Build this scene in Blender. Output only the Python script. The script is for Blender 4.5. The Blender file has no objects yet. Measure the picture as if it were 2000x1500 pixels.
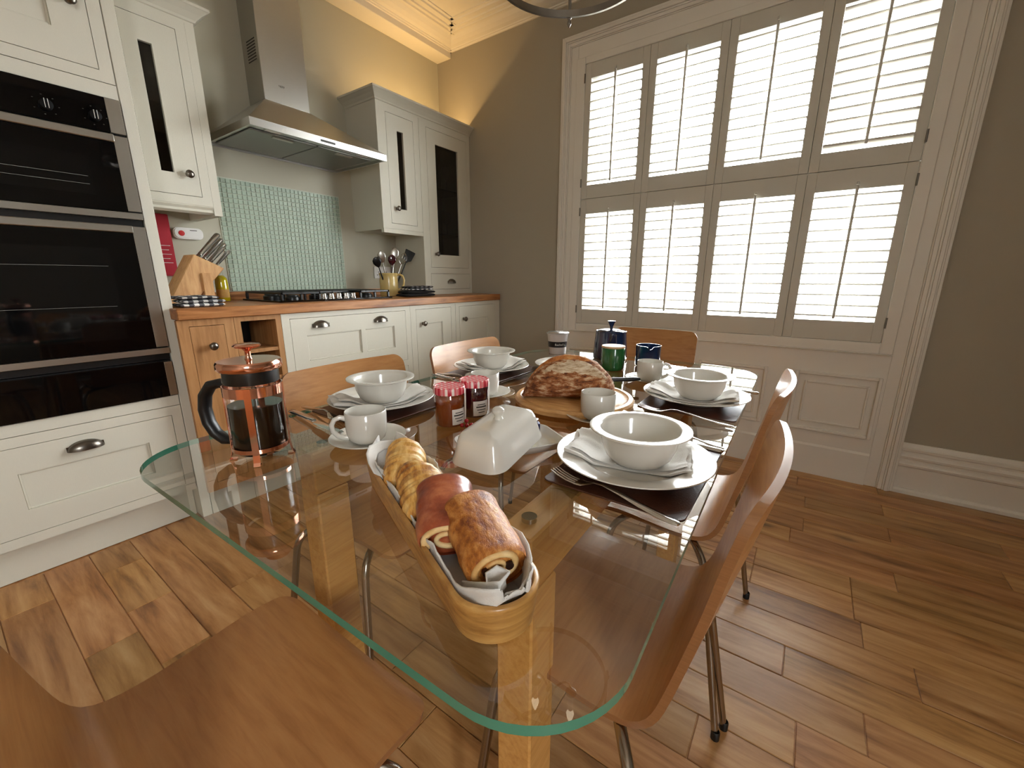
import bpy, bmesh, math, random
from mathutils import Vector, Matrix, noise
random.seed(7)
R = math.radians
sc = bpy.context.scene
C = sc.collection

# ------------------------------------------------------------------ camera
YAW, PITCH, ROLL, FPX, CAMH = 0.614978, -0.247037, 0.001877, 816.08, 1.03
fw = Vector((math.cos(YAW) * math.cos(PITCH), math.sin(YAW) * math.cos(PITCH), math.sin(PITCH)))
rt = Vector((math.sin(YAW), -math.cos(YAW), 0)); up = rt.cross(fw)
r2 = rt * math.cos(ROLL) + up * math.sin(ROLL); u2 = up * math.cos(ROLL) - rt * math.sin(ROLL)
cam = bpy.data.cameras.new('camera'); camo = bpy.data.objects.new('camera', cam); C.objects.link(camo)
camo.matrix_world = Matrix(((r2.x, u2.x, -fw.x, 0), (r2.y, u2.y, -fw.y, 0), (r2.z, u2.z, -fw.z, CAMH), (0, 0, 0, 1)))
cam.sensor_width = 36; cam.lens = FPX / 2000 * 36; cam.clip_start = 0.02; cam.clip_end = 200
sc.camera = camo

# ------------------------------------------------------------------ world, daylight, exposure
WORLD_STRENGTH = 30.0
EXPOSURE = 1.38
w = bpy.data.worlds.new('overcast_sky'); sc.world = w; w.use_nodes = True
wn_, wl_ = w.node_tree.nodes, w.node_tree.links
bg = wn_['Background']; bg.inputs[1].default_value = WORLD_STRENGTH
tcw = wn_.new('ShaderNodeTexCoord'); spw = wn_.new('ShaderNodeSeparateXYZ'); wl_.new(tcw.outputs['Generated'], spw.inputs[0])
rpw = wn_.new('ShaderNodeValToRGB'); mrw = wn_.new('ShaderNodeMapRange'); mrw.inputs['From Min'].default_value = -1; mrw.inputs['From Max'].default_value = 1
wl_.new(spw.outputs['Z'], mrw.inputs[0]); wl_.new(mrw.outputs[0], rpw.inputs[0])
ew = rpw.color_ramp.elements; ew[0].position = 0.0; ew[0].color = (0.20, 0.20, 0.195, 1); ew[1].position = 1.0; ew[1].color = (0.95, 0.98, 1.0, 1)   # overcast: zenith about three times the horizon, paler ground below
for ps_, v_ in ((0.47, 0.22), (0.50, 0.34)):
    e_ = ew.new(ps_); e_.color = (v_ * 0.97, v_ * 0.99, v_, 1)
wl_.new(rpw.outputs[0], bg.inputs[0])
sc.view_settings.view_transform = 'Standard'; sc.view_settings.look = 'None'
sc.view_settings.exposure = EXPOSURE; sc.view_settings.gamma = 1; sc.view_settings.use_curve_mapping = False
cy = sc.cycles
cy.use_denoising = True; cy.filter_width = 1.2; cy.max_bounces = 12; cy.diffuse_bounces = 6; cy.glossy_bounces = 5; cy.transmission_bounces = 8
cy.transparent_max_bounces = 24; cy.caustics_reflective = False; cy.caustics_refractive = False; cy.sample_clamp_indirect = 6

XW, YW, YR, XB, ZC = 2.68, 2.595, -2.0, -2.4, 2.71      # window wall, kitchen wall, right wall, back wall, ceiling
def portal(name, loc, sx, sy, direction):
    l = bpy.data.lights.new(name, 'AREA'); l.shape = 'RECTANGLE'; l.size = sx; l.size_y = sy
    l.cycles.is_portal = True
    o = bpy.data.objects.new(name, l); C.objects.link(o); o.location = loc
    o.rotation_euler = Vector(direction).to_track_quat('-Z', 'Z').to_euler()
WIN_Y0, WIN_Y1, WIN_Z0, WIN_Z1 = -0.30, 1.335, 0.735, 2.29
portal('window_daylight', (2.93, (WIN_Y0 + WIN_Y1) / 2, 1.51), 1.75, 1.7, (-1, 0, 0))
RTX0, RTX1, RTZ0, RTZ1 = -1.9, -1.15, 1.05, 2.25           # unseen window added for fill light, right-hand wall behind the camera
portal('fill_window_daylight', ((RTX0 + RTX1) / 2, YR - 0.12, (RTZ0 + RTZ1) / 2), RTX1 - RTX0, RTZ1 - RTZ0, (0, 1, 0))

# ------------------------------------------------------------------ materials
MATS = {}
def newmat(name):
    m = bpy.data.materials.new(name); m.use_nodes = True; MATS[name] = m
    return m, m.node_tree.nodes, m.node_tree.links
def srgb(c):
    return tuple(((v / 255) / 12.92 if v / 255 <= 0.04045 else ((v / 255 + 0.055) / 1.055) ** 2.4) for v in c) + (1,)
def coords(n, l, scale=(1, 1, 1), rnd=True, kind='Object'):
    tc = n.new('ShaderNodeTexCoord'); mp = n.new('ShaderNodeMapping'); mp.inputs['Scale'].default_value = scale
    if rnd:
        oi = n.new('ShaderNodeObjectInfo'); ad = n.new('ShaderNodeVectorMath'); ad.operation = 'MULTIPLY_ADD'
        ad.inputs[1].default_value = (17.3, 9.1, 5.7)
        l.new(oi.outputs['Random'], ad.inputs[0]); l.new(tc.outputs[kind], ad.inputs[2]); l.new(ad.outputs[0], mp.inputs[0])
    else:
        l.new(tc.outputs[kind], mp.inputs[0])
    return mp.outputs[0]
def plain(name, c, rough=0.5, metal=0.0, var=0.06, nscale=30, bump=0.0, bscale=200, coat=0.0, spec=0.5, emit=None, trans=0.0, sheen=0.0, aniso=None):
    m, n, l = newmat(name); b = n['Principled BSDF']
    col = srgb(c) if max(c) > 1 else tuple(c) + (1,)
    b.inputs['Roughness'].default_value = rough; b.inputs['Metallic'].default_value = metal
    b.inputs['Coat Weight'].default_value = coat; b.inputs['Coat Roughness'].default_value = 0.08
    b.inputs['Specular IOR Level'].default_value = spec; b.inputs['Transmission Weight'].default_value = trans
    b.inputs['Sheen Weight'].default_value = sheen
    v = coords(n, l, aniso or (1, 1, 1))
    nz = n.new('ShaderNodeTexNoise'); nz.inputs['Scale'].default_value = nscale; nz.inputs['Detail'].default_value = 4; l.new(v, nz.inputs['Vector'])
    mx = n.new('ShaderNodeMix'); mx.data_type = 'RGBA'
    mx.inputs['A'].default_value = tuple(max(0, x * (1 - var)) for x in col[:3]) + (1,)
    mx.inputs['B'].default_value = tuple(min(1, x * (1 + var)) for x in col[:3]) + (1,)
    l.new(nz.outputs[0], mx.inputs['Factor']); l.new(mx.outputs['Result'], b.inputs['Base Color'])
    if bump:
        n2 = n.new('ShaderNodeTexNoise'); n2.inputs['Scale'].default_value = bscale; n2.inputs['Detail'].default_value = 3; l.new(v, n2.inputs['Vector'])
        bp = n.new('ShaderNodeBump'); bp.inputs['Strength'].default_value = bump; bp.inputs['Distance'].default_value = 0.002
        l.new(n2.outputs[0], bp.inputs['Height']); l.new(bp.outputs[0], b.inputs['Normal'])
    if emit:
        b.inputs['Emission Color'].default_value = tuple(emit[:3]) + (1,); b.inputs['Emission Strength'].default_value = emit[3]
    return m
def wood(name, cols, rough=0.4, stretch=(1, 1, 1), nscale=6, ring=0.0, bump=0.06, objvar=0.0, knots=0.0, coat=0.0, spec=0.5):
    """grain stretched along one axis, optional growth figure, knots and piece-to-piece variation"""
    m, n, l = newmat(name); b = n['Principled BSDF']; b.inputs['Roughness'].default_value = rough
    b.inputs['Coat Weight'].default_value = coat; b.inputs['Coat Roughness'].default_value = 0.15; b.inputs['Specular IOR Level'].default_value = spec
    v = coords(n, l, stretch)
    nz = n.new('ShaderNodeTexNoise'); nz.inputs['Scale'].default_value = nscale; nz.inputs['Detail'].default_value = 6; nz.inputs['Roughness'].default_value = 0.62
    nz.inputs['Distortion'].default_value = 0.35; l.new(v, nz.inputs['Vector'])
    fac = nz.outputs[0]
    if ring:
        nb = n.new('ShaderNodeTexNoise'); nb.inputs['Scale'].default_value = nscale * 0.33; nb.inputs['Detail'].default_value = 1.5; l.new(v, nb.inputs['Vector'])
        mu = n.new('ShaderNodeMath'); mu.operation = 'MULTIPLY'; mu.inputs[1].default_value = 26; l.new(nb.outputs[0], mu.inputs[0])
        sn = n.new('ShaderNodeMath'); sn.operation = 'SINE'; l.new(mu.outputs[0], sn.inputs[0])
        ma = n.new('ShaderNodeMath'); ma.operation = 'MULTIPLY_ADD'; ma.inputs[1].default_value = ring; l.new(sn.outputs[0], ma.inputs[0]); l.new(fac, ma.inputs[2])
        fac = ma.outputs[0]
    rp = n.new('ShaderNodeValToRGB'); e = rp.color_ramp.elements
    while len(e) < len(cols): e.new(0.5)
    lo, hi = 0.28, 0.74
    for i, c in enumerate(cols):
        e[i].position = lo + (hi - lo) * i / (len(cols) - 1); e[i].color = srgb(c)
    l.new(fac, rp.inputs[0]); out = rp.outputs[0]
    if objvar:
        oi = n.new('ShaderNodeObjectInfo'); hs = n.new('ShaderNodeHueSaturation')
        mr = n.new('ShaderNodeMapRange'); mr.inputs['To Min'].default_value = 1 - objvar; mr.inputs['To Max'].default_value = 1 + objvar
        l.new(oi.outputs['Random'], mr.inputs[0]); l.new(mr.outputs[0], hs.inputs['Value'])
        wn = n.new('ShaderNodeTexWhiteNoise'); wn.noise_dimensions = '1D'; l.new(oi.outputs['Random'], wn.inputs['W'])
        mr2 = n.new('ShaderNodeMapRange'); mr2.inputs['To Min'].default_value = 0.491; mr2.inputs['To Max'].default_value = 0.503
        l.new(wn.outputs[0], mr2.inputs[0]); l.new(mr2.outputs[0], hs.inputs['Hue'])
        l.new(out, hs.inputs['Color']); out = hs.outputs[0]
    if knots:
        v2 = coords(n, l, (1, 0.45, 1)); vo = n.new('ShaderNodeTexVoronoi'); vo.inputs['Scale'].default_value = 4.2; l.new(v2, vo.inputs['Vector'])
        nk = n.new('ShaderNodeTexNoise'); nk.inputs['Scale'].default_value = 40; l.new(v2, nk.inputs['Vector'])
        ad = n.new('ShaderNodeMath'); ad.operation = 'MULTIPLY_ADD'; ad.inputs[1].default_value = 0.12; l.new(nk.outputs[0], ad.inputs[0]); l.new(vo.outputs['Distance'], ad.inputs[2])
        mr = n.new('ShaderNodeMapRange'); mr.inputs['From Min'].default_value = 0.07; mr.inputs['From Max'].default_value = 0.16
        mr.inputs['To Min'].default_value = knots; mr.inputs['To Max'].default_value = 0; l.new(ad.outputs[0], mr.inputs[0])
        mx = n.new('ShaderNodeMix'); mx.data_type = 'RGBA'; l.new(mr.outputs[0], mx.inputs['Factor']); l.new(out, mx.inputs['A']); mx.inputs['B'].default_value = srgb((44, 24, 10)); out = mx.outputs['Result']
    l.new(out, b.inputs['Base Color'])
    if bump:
        bp = n.new('ShaderNodeBump'); bp.inputs['Strength'].default_value = bump; bp.inputs['Distance'].default_value = 0.003
        l.new(fac, bp.inputs['Height']); l.new(bp.outputs[0], b.inputs['Normal'])
    return m
def clear_glass(name, tint=(0.96, 0.98, 0.97), gain=1.0, ior=1.5, base=0.0):
    """thin clear pane: tinted transmission plus a Fresnel reflection off the outer face"""
    m, n, l = newmat(name); n.remove(n['Principled BSDF']); out = n['Material Output']
    tr = n.new('ShaderNodeBsdfTransparent'); tr.inputs[0].default_value = tuple(tint) + (1,)
    gl = n.new('ShaderNodeBsdfGlossy'); gl.inputs['Roughness'].default_value = 0.0; gl.inputs[0].default_value = (1, 1, 1, 1)
    fr = n.new('ShaderNodeFresnel'); fr.inputs[0].default_value = ior
    ge = n.new('ShaderNodeNewGeometry'); sb = n.new('ShaderNodeMath'); sb.operation = 'SUBTRACT'; sb.inputs[0].default_value = 1; l.new(ge.outputs['Backfacing'], sb.inputs[1])
    ml = n.new('ShaderNodeMath'); ml.operation = 'MULTIPLY'; l.new(fr.outputs[0], ml.inputs[0]); l.new(sb.outputs[0], ml.inputs[1])
    mg = n.new('ShaderNodeMath'); mg.operation = 'MULTIPLY_ADD'; mg.inputs[1].default_value = gain; mg.inputs[2].default_value = base; mg.use_clamp = True; l.new(ml.outputs[0], mg.inputs[0])
    mx = n.new('ShaderNodeMixShader'); l.new(mg.outputs[0], mx.inputs[0]); l.new(tr.outputs[0], mx.inputs[1]); l.new(gl.outputs[0], mx.inputs[2])
    nz = n.new('ShaderNodeTexNoise'); nz.inputs['Scale'].default_value = 3
    l.new(mx.outputs[0], out.inputs[0])
    return m
def check(name, ca, cb, cc, scale, kind='Object', rough=0.85):
    """two-way gingham check in object coordinates: light, mid and dark squares"""
    m, n, l = newmat(name); b = n['Principled BSDF']; b.inputs['Roughness'].default_value = rough
    tc = n.new('ShaderNodeTexCoord'); sp = n.new('ShaderNodeSeparateXYZ'); l.new(tc.outputs[kind], sp.inputs[0])
    st = []
    for ax in (0, 1):
        mu = n.new('ShaderNodeMath'); mu.operation = 'MULTIPLY'; mu.inputs[1].default_value = scale; l.new(sp.outputs[ax], mu.inputs[0])
        fr = n.new('ShaderNodeMath'); fr.operation = 'FRACT'; l.new(mu.outputs[0], fr.inputs[0])
        gt = n.new('ShaderNodeMath'); gt.operation = 'GREATER_THAN'; gt.inputs[1].default_value = 0.5; l.new(fr.outputs[0], gt.inputs[0]); st.append(gt)
    ad = n.new('ShaderNodeMath'); ad.operation = 'ADD'; l.new(st[0].outputs[0], ad.inputs[0]); l.new(st[1].outputs[0], ad.inputs[1])
    hf = n.new('ShaderNodeMath'); hf.operation = 'MULTIPLY'; hf.inputs[1].default_value = 0.5; l.new(ad.outputs[0], hf.inputs[0])
    rp = n.new('ShaderNodeValToRGB'); rp.color_ramp.interpolation = 'CONSTANT'; e = rp.color_ramp.elements; e.new(0.7)
    e[0].position = 0; e[0].color = srgb(ca); e[1].position = 0.3; e[1].color = srgb(cb); e[2].position = 0.7; e[2].color = srgb(cc)
    l.new(hf.outputs[0], rp.inputs[0]); l.new(rp.outputs[0], b.inputs['Base Color'])
    return m
def speckle(name, c1, c2, c3, scale, rough=0.7, bump=0.5, stretch=(1, 1, 1), lo=0.35, hi=0.65, coat=0.0):
    m, n, l = newmat(name); b = n['Principled BSDF']; b.inputs['Roughness'].default_value = rough; b.inputs['Coat Weight'].default_value = coat; b.inputs['Coat Roughness'].default_value = 0.25
    v = coords(n, l, stretch); nz = n.new('ShaderNodeTexNoise'); nz.inputs['Scale'].default_value = scale; nz.inputs['Detail'].default_value = 7; nz.inputs['Roughness'].default_value = 0.65; l.new(v, nz.inputs['Vector'])
    rp = n.new('ShaderNodeValToRGB'); e = rp.color_ramp.elements; e.new(0.5); e[0].position = lo; e[1].position = (lo + hi) / 2; e[2].position = hi
    for i, c in enumerate((c1, c2, c3)): e[i].color = srgb(c)
    l.new(nz.outputs[0], rp.inputs[0]); l.new(rp.outputs[0], b.inputs['Base Color'])
    bp = n.new('ShaderNodeBump'); bp.inputs['Strength'].default_value = bump; bp.inputs['Distance'].default_value = 0.004; l.new(nz.outputs[0], bp.inputs['Height']); l.new(bp.outputs[0], b.inputs['Normal'])
    return m

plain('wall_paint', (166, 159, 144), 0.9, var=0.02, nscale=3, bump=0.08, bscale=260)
plain('wall_paint_lit', (190, 186, 168), 0.9, var=0.02, nscale=3, bump=0.08, bscale=260)  # same wall paint made lighter: window light on the kitchen wall put into colour
plain('ceiling_paint', (236, 230, 218), 0.9, var=0.02, bump=0.03)
plain('trim_white', (224, 220, 213), 0.45, var=0.015, nscale=8)
plain('shutter_white', (200, 197, 188), 0.4, var=0.015, nscale=8)
plain('cabinet_cream', (212, 209, 195), 0.55, var=0.03, nscale=90, bump=0.12, bscale=60, aniso=(14, 14, 1))
plain('cabinet_inside', (70, 58, 44), 0.8)
plain('pewter', (120, 114, 106), 0.28, 1.0, var=0.12, nscale=60)
plain('steel', (196, 194, 188), 0.3, 1.0, var=0.05, nscale=40, aniso=(1, 1, 30), bump=0.05, bscale=80)
plain('steel_filter', (150, 150, 146), 0.45, 1.0, var=0.15, nscale=500)
plain('chrome', (205, 203, 200), 0.12, 1.0, var=0.02)
plain('leg_steel', (165, 158, 150), 0.25, 1.0, var=0.05)
plain('black_glass', (4, 4, 5), 0.04, 0, var=0.0, spec=0.35)
plain('oven_window', (9, 9, 10), 0.05, 0, var=0.3, nscale=8, spec=0.4)
plain('black_metal', (14, 14, 15), 0.35, 0.0, var=0.2, nscale=60)
plain('black_cloth', (20, 20, 22), 0.9, bump=0.2, bscale=500)
plain('black_matt', (12, 12, 13), 0.6, spec=0.15)
plain('black_plastic', (16, 16, 17), 0.38, 0.0, var=0.1)
plain('white_print', (215, 215, 210), 0.5)
plain('dark_print', (60, 58, 52), 0.5)
plain('copper', (232, 168, 142), 0.14, 1.0, var=0.03)
plain('coffee', (18, 7, 3), 0.08, 0, var=0.1, coat=0.5)
plain('ceramic', (214, 211, 203), 0.16, 0, var=0.01, coat=0.3)
plain('stoneware_blue', (22, 38, 72), 0.12, 0, var=0.1, coat=0.6)
plain('stoneware_green', (26, 92, 44), 0.16, 0, var=0.08, coat=0.5)
plain('cup_inside_tan', (214, 186, 150), 0.3)
plain('jug_yellow', (222, 196, 128), 0.25, 0, var=0.06, nscale=12, coat=0.4)
plain('linen', (218, 215, 210), 0.95, 0, var=0.04, nscale=120, bump=0.25, bscale=700, sheen=0.2)
plain('leather_mat', (70, 38, 24), 0.38, 0, var=0.15, nscale=40, bump=0.2, bscale=400)
plain('foil_blue', (30, 36, 84), 0.4, 0.2, var=0.1)
plain('foil_white', (226, 226, 226), 0.35, 0.2, var=0.05)
plain('red_fabric', (178, 16, 40), 0.6, 0, var=0.12, nscale=14)
plain('white_plastic', (228, 226, 222), 0.35)
plain('red_plastic', (200, 30, 30), 0.4)
plain('berry_red', (176, 12, 30), 0.25, 0, var=0.25, nscale=120, coat=0.4)
plain('berry_dark', (26, 16, 30), 0.3, 0, var=0.3, nscale=120, coat=0.3)
plain('jam_orange', (122, 48, 6), 0.12, 0, var=0.2, nscale=30, coat=0.6)
plain('jam_dark', (58, 4, 18), 0.1, 0, var=0.2, nscale=30, coat=0.6)
plain('amber_label', (176, 132, 60), 0.6, 0, var=0.25, nscale=120)
plain('paper_label', (226, 220, 212), 0.7, 0, var=0.03)
plain('oil', (186, 164, 14), 0.08, 0, var=0.15, nscale=20, coat=0.6)
plain('foil_lid', (214, 214, 214), 0.25, 0.8, var=0.1, nscale=60)
plain('tub_clear', (196, 190, 186), 0.25, 0, var=0.06)
plain('tub_black', (20, 16, 20), 0.35)
plain('glass_edge', (66, 136, 114), 0.12, 0, var=0.05, coat=0.5)
plain('grout', (206, 212, 198), 0.9)
plain('tile_glass', (166, 182, 164), 0.38, 0, var=0.06, nscale=10, spec=0.35)
plain('lamp_tube', (255, 220, 170), 0.5, emit=(1, 0.66, 0.28, 3.0))
plain('bulb', (250, 244, 230), 0.2, emit=(1, 0.85, 0.6, 1.2))
plain('lantern_metal', (132, 126, 118), 0.3, 1.0, var=0.1)
plain('butter', (240, 222, 150), 0.5)
plain('ground_grey', (150, 150, 148), 0.9)
plain('ply_edge', (150, 104, 66), 0.35, 0, var=0.25, nscale=8, aniso=(1, 1, 60), coat=0.2)
wood('chair_beech', [(164, 110, 62), (180, 126, 74), (190, 138, 86)], 0.36, (3, 26, 26), 3.0, 0.0, 0.02, coat=0.25)
wood('table_wood', [(188, 132, 66), (208, 156, 88), (218, 170, 104)], 0.4, (2, 24, 24), 4, 0, 0.02)
wood('oak_floor', [(118, 80, 42), (160, 114, 64), (182, 138, 86), (196, 156, 106)], 0.36, (13, 1.5, 13), 2.0, 0.05, 0.08, objvar=0.17, knots=0.7, spec=0.5)
wood('oak_worktop', [(128, 78, 38), (170, 112, 62), (190, 134, 82)], 0.4, (2.2, 20, 20), 2.5, 0.10, 0.05)
wood('oak_cabinet', [(148, 102, 58), (172, 124, 76), (184, 138, 90)], 0.5, (22, 22, 2), 2.5, 0.05, 0.05)
wood('block_wood', [(176, 128, 80), (204, 158, 106), (214, 172, 122)], 0.5, (20, 20, 3), 3, 0.03, 0.04)
wood('tray_wood', [(150, 104, 50), (184, 136, 72), (204, 160, 94)], 0.35, (5, 1, 18), 8, 0.06, 0.05, coat=0.2)
wood('board_wood', [(178, 128, 72), (206, 158, 100), (220, 176, 122)], 0.45, (22, 3, 22), 4, 0.05, 0.04)
wood('lid_wood', [(178, 138, 96), (206, 170, 128), (214, 180, 140)], 0.5, (20, 3, 20), 6, 0, 0.03)
speckle('croissant', (150, 82, 20), (216, 162, 82), (240, 204, 132), 26, 0.45, 0.5, (1, 2.5, 1), coat=0.25)
speckle('roll_glazed', (118, 46, 22), (160, 76, 44), (196, 116, 74), 22, 0.35, 0.25, coat=0.4)
speckle('pastry_gold', (124, 58, 12), (186, 112, 40), (222, 158, 84), 60, 0.5, 0.8, (1, 1.6, 1), coat=0.15)
speckle('pastry_dough', (208, 158, 92), (228, 186, 122), (240, 208, 152), 30, 0.6, 0.4)
speckle('chocolate', (28, 12, 8), (44, 20, 12), (70, 34, 20), 40, 0.4, 0.2)
speckle('bread_crust', (84, 40, 16), (158, 96, 50), (222, 196, 160), 14, 0.85, 0.9, (3, 3, 9), 0.34, 0.66)
speckle('bread_ear', (140, 76, 30), (190, 120, 60), (214, 158, 96), 40, 0.8, 0.8)
speckle('bread_flour', (150, 112, 78), (206, 182, 150), (228, 214, 190), 22, 0.9, 0.7, (2, 2, 8))
check('gingham_black', (236, 236, 234), (92, 92, 98), (18, 18, 22), 28)
check('gingham_red', (244, 226, 220), (224, 110, 116), (184, 20, 46), 92, rough=0.4)
check('gingham_red_side', (244, 226, 220), (224, 110, 116), (184, 20, 46), 92, rough=0.4)
clear_glass('table_glass', (0.92, 0.925, 0.90), 1.9)
clear_glass('window_glass', (0.97, 0.98, 0.98), 1.0)
clear_glass('cabinet_glass', (0.42, 0.40, 0.38), 1.2)
clear_glass('vessel_glass', (0.95, 0.96, 0.96), 1.3, base=0.02)
clear_glass('jar_glass', (0.94, 0.93, 0.92), 1.3, base=0.02)

# ------------------------------------------------------------------ mesh helpers
class MB:
    def __init__(s): s.v = []; s.f = []; s.mi = []
    def add(s, vs, fs, mi=0):
        k = len(s.v); s.v += [Vector(p) for p in vs]
        for f in fs: s.f.append(tuple(i + k for i in f)); s.mi.append(mi)
        return s
    def box(s, x0, x1, y0, y1, z0, z1, mi=0):
        x0, x1 = sorted((x0, x1)); y0, y1 = sorted((y0, y1)); z0, z1 = sorted((z0, z1))
        return s.add([(x0, y0, z0), (x1, y0, z0), (x1, y1, z0), (x0, y1, z0), (x0, y0, z1), (x1, y0, z1), (x1, y1, z1), (x0, y1, z1)],
                     [(0, 3, 2, 1), (4, 5, 6, 7), (0, 1, 5, 4), (1, 2, 6, 5), (2, 3, 7, 6), (3, 0, 4, 7)], mi)
    def prism(s, pts, axis, a, b, mi=0):
        """outline extruded along an axis; pts are the two other coordinates in cyclic order (x: yz, y: xz, z: xy)"""
        def mk(p, t): return {'x': (t, p[0], p[1]), 'y': (p[0], t, p[1]), 'z': (p[0], p[1], t)}[axis]
        n = len(pts); vs = [mk(p, a) for p in pts] + [mk(p, b) for p in pts]
        fs = [tuple(range(n)), tuple(range(2 * n - 1, n - 1, -1))] + [(i, n + i, n + (i + 1) % n, (i + 1) % n) for i in range(n)]
        return s.add(vs, fs, mi)
    def lathe(s, prof, n=40, c=(0, 0, 0), mi=0, closed=False, a0=0.0):
        cx, cy_, cz = c; vs = []; idx = []
        for r, z in prof:
            if r < 1e-6: idx.append([len(vs)]); vs.append((cx, cy_, cz + z))
            else:
                idx.append(list(range(len(vs), len(vs) + n)))
                vs += [(cx + r * math.cos(a0 + 2 * math.pi * k / n), cy_ + r * math.sin(a0 + 2 * math.pi * k / n), cz + z) for k in range(n)]
        fs = []; m = len(prof)
        for i in range(m if closed else m - 1):
            A, B = idx[i], idx[(i + 1) % m]
            for k in range(n):
                k2 = (k + 1) % n
                if len(A) == 1 and len(B) == 1: break
                if len(A) == 1: fs.append((A[0], B[k2], B[k]))
                elif len(B) == 1: fs.append((A[k], A[k2], B[0]))
                else: fs.append((A[k], A[k2], B[k2], B[k]))
        return s.add(vs, fs, mi)
    def tube(s, pts, r, n=10, mi=0, cap=True, flat=1.0, upv=None):
        pts = [Vector(p) for p in pts]; m = len(pts); rr = r if isinstance(r, (list, tuple)) else [r] * m
        rings = []; prev = None; vs = []
        for i in range(m):
            t = (pts[min(i + 1, m - 1)] - pts[max(i - 1, 0)]).normalized()
            if prev is None:
                a = Vector(upv) if upv else (Vector((0, 0, 1)) if abs(t.z) < 0.9 else Vector((1, 0, 0)))
                u = (a - t * a.dot(t)).normalized()
            else: u = (prev - t * prev.dot(t)).normalized()
            prev = u; q = t.cross(u)
            rings.append(list(range(len(vs), len(vs) + n)))
            for k in range(n):
                an = 2 * math.pi * k / n
                vs.append(pts[i] + u * (math.cos(an) * rr[i] * flat) + q * (math.sin(an) * rr[i]))
        fs = [(rings[i][k], rings[i][(k + 1) % n], rings[i + 1][(k + 1) % n], rings[i + 1][k]) for i in range(m - 1) for k in range(n)]
        if cap: fs += [tuple(reversed(rings[0])), tuple(rings[-1])]
        return s.add(vs, fs, mi)
    def xf(s, M, start=0):
        for i in range(start, len(s.v)): s.v[i] = M @ s.v[i]
        return s
    def build(s, name, mat, parent=None, loc=None, bevel=0.0, smooth=None, seg=1):
        off = Vector(loc) if loc is not None else (wloc(parent) if parent else Vector((0, 0, 0)))
        me = bpy.data.meshes.new(name); me.from_pydata([tuple(p - off) for p in s.v], [], s.f)
        mats = mat if isinstance(mat, (list, tuple)) else [mat]
        for mm in mats: me.materials.append(MATS[mm])
        if len(mats) > 1: me.polygons.foreach_set('material_index', s.mi)
        bm = bmesh.new(); bm.from_mesh(me)
        bmesh.ops.recalc_face_normals(bm, faces=bm.faces)
        if bevel:
            ed = [e for e in bm.edges if len(e.link_faces) == 2 and e.calc_face_angle(0) > 0.6]
            bmesh.ops.bevel(bm, geom=ed, offset=bevel, segments=seg, affect='EDGES', clamp_overlap=True)
        bm.to_mesh(me); bm.free()
        if smooth is not None:
            me.polygons.foreach_set('use_smooth', [True] * len(me.polygons)); me.set_sharp_from_angle(angle=R(smooth))
        o = bpy.data.objects.new(name, me); C.objects.link(o)
        if parent: o.parent = parent
        if loc is not None: o.location = loc if not parent else Vector(loc) - wloc(parent)
        return o
def wloc(o):
    v = Vector((0, 0, 0))
    while o: v += o.location; o = o.parent
    return v
def tag(o, label, cat, group=None, kind=None):
    if label: o['label'] = label
    if cat: o['category'] = cat
    if group: o['group'] = group
    if kind: o['kind'] = kind
    return o
def thing(name, label, cat, loc=(0, 0, 0), group=None, rz=0.0):
    o = bpy.data.objects.new(name, None); o.empty_display_size = 0.05; C.objects.link(o); o.location = loc; o.rotation_euler.z = rz
    return tag(o, label, cat, group)
def struct(o): o['kind'] = 'structure'; return o
def sroot(name, loc=(0, 0, 0)):
    o = bpy.data.objects.new(name, None); C.objects.link(o); o.location = loc; return struct(o)
def copy_tree(o, parent=None):
    c = o.copy(); C.objects.link(c); c.parent = parent
    for ch in list(o.children): copy_tree(ch, c)
    return c
def B(*a): return MB().box(*a)
def text(s, size, name, mat, parent, M, ext=0.0002):
    cu = bpy.data.curves.new(name, 'FONT'); cu.body = s; cu.size = size; cu.align_x = 'CENTER'; cu.align_y = 'CENTER'; cu.extrude = ext; cu.resolution_u = 2
    f = bpy.data.objects.new(name, cu); me = bpy.data.meshes.new_from_object(f); bpy.data.objects.remove(f); bpy.data.curves.remove(cu)
    me.materials.clear(); me.materials.append(MATS[mat]); o = bpy.data.objects.new(name, me); C.objects.link(o); o.parent = parent
    o.matrix_local = M; return o
def rrect(x0, x1, y0, y1, r, n=8):
    rs = r if isinstance(r, (list, tuple)) else [r] * 4; pts = []
    for (cx, cy_, a0, rr) in ((x1 - rs[0], y1 - rs[0], 0, rs[0]), (x0 + rs[1], y1 - rs[1], 90, rs[1]), (x0 + rs[2], y0 + rs[2], 180, rs[2]), (x1 - rs[3], y0 + rs[3], 270, rs[3])):
        for k in range(n + 1):
            a = R(a0 + 90 * k / n); pts.append((cx + rr * math.cos(a), cy_ + rr * math.sin(a)))
    return pts
def bez(p0, p1, p2, p3, n=10):
    p0, p1, p2, p3 = map(Vector, (p0, p1, p2, p3))
    return [p0 * (1 - t) ** 3 + p1 * 3 * t * (1 - t) ** 2 + p2 * 3 * t * t * (1 - t) + p3 * t ** 3 for t in [k / n for k in range(n + 1)]]

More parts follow.
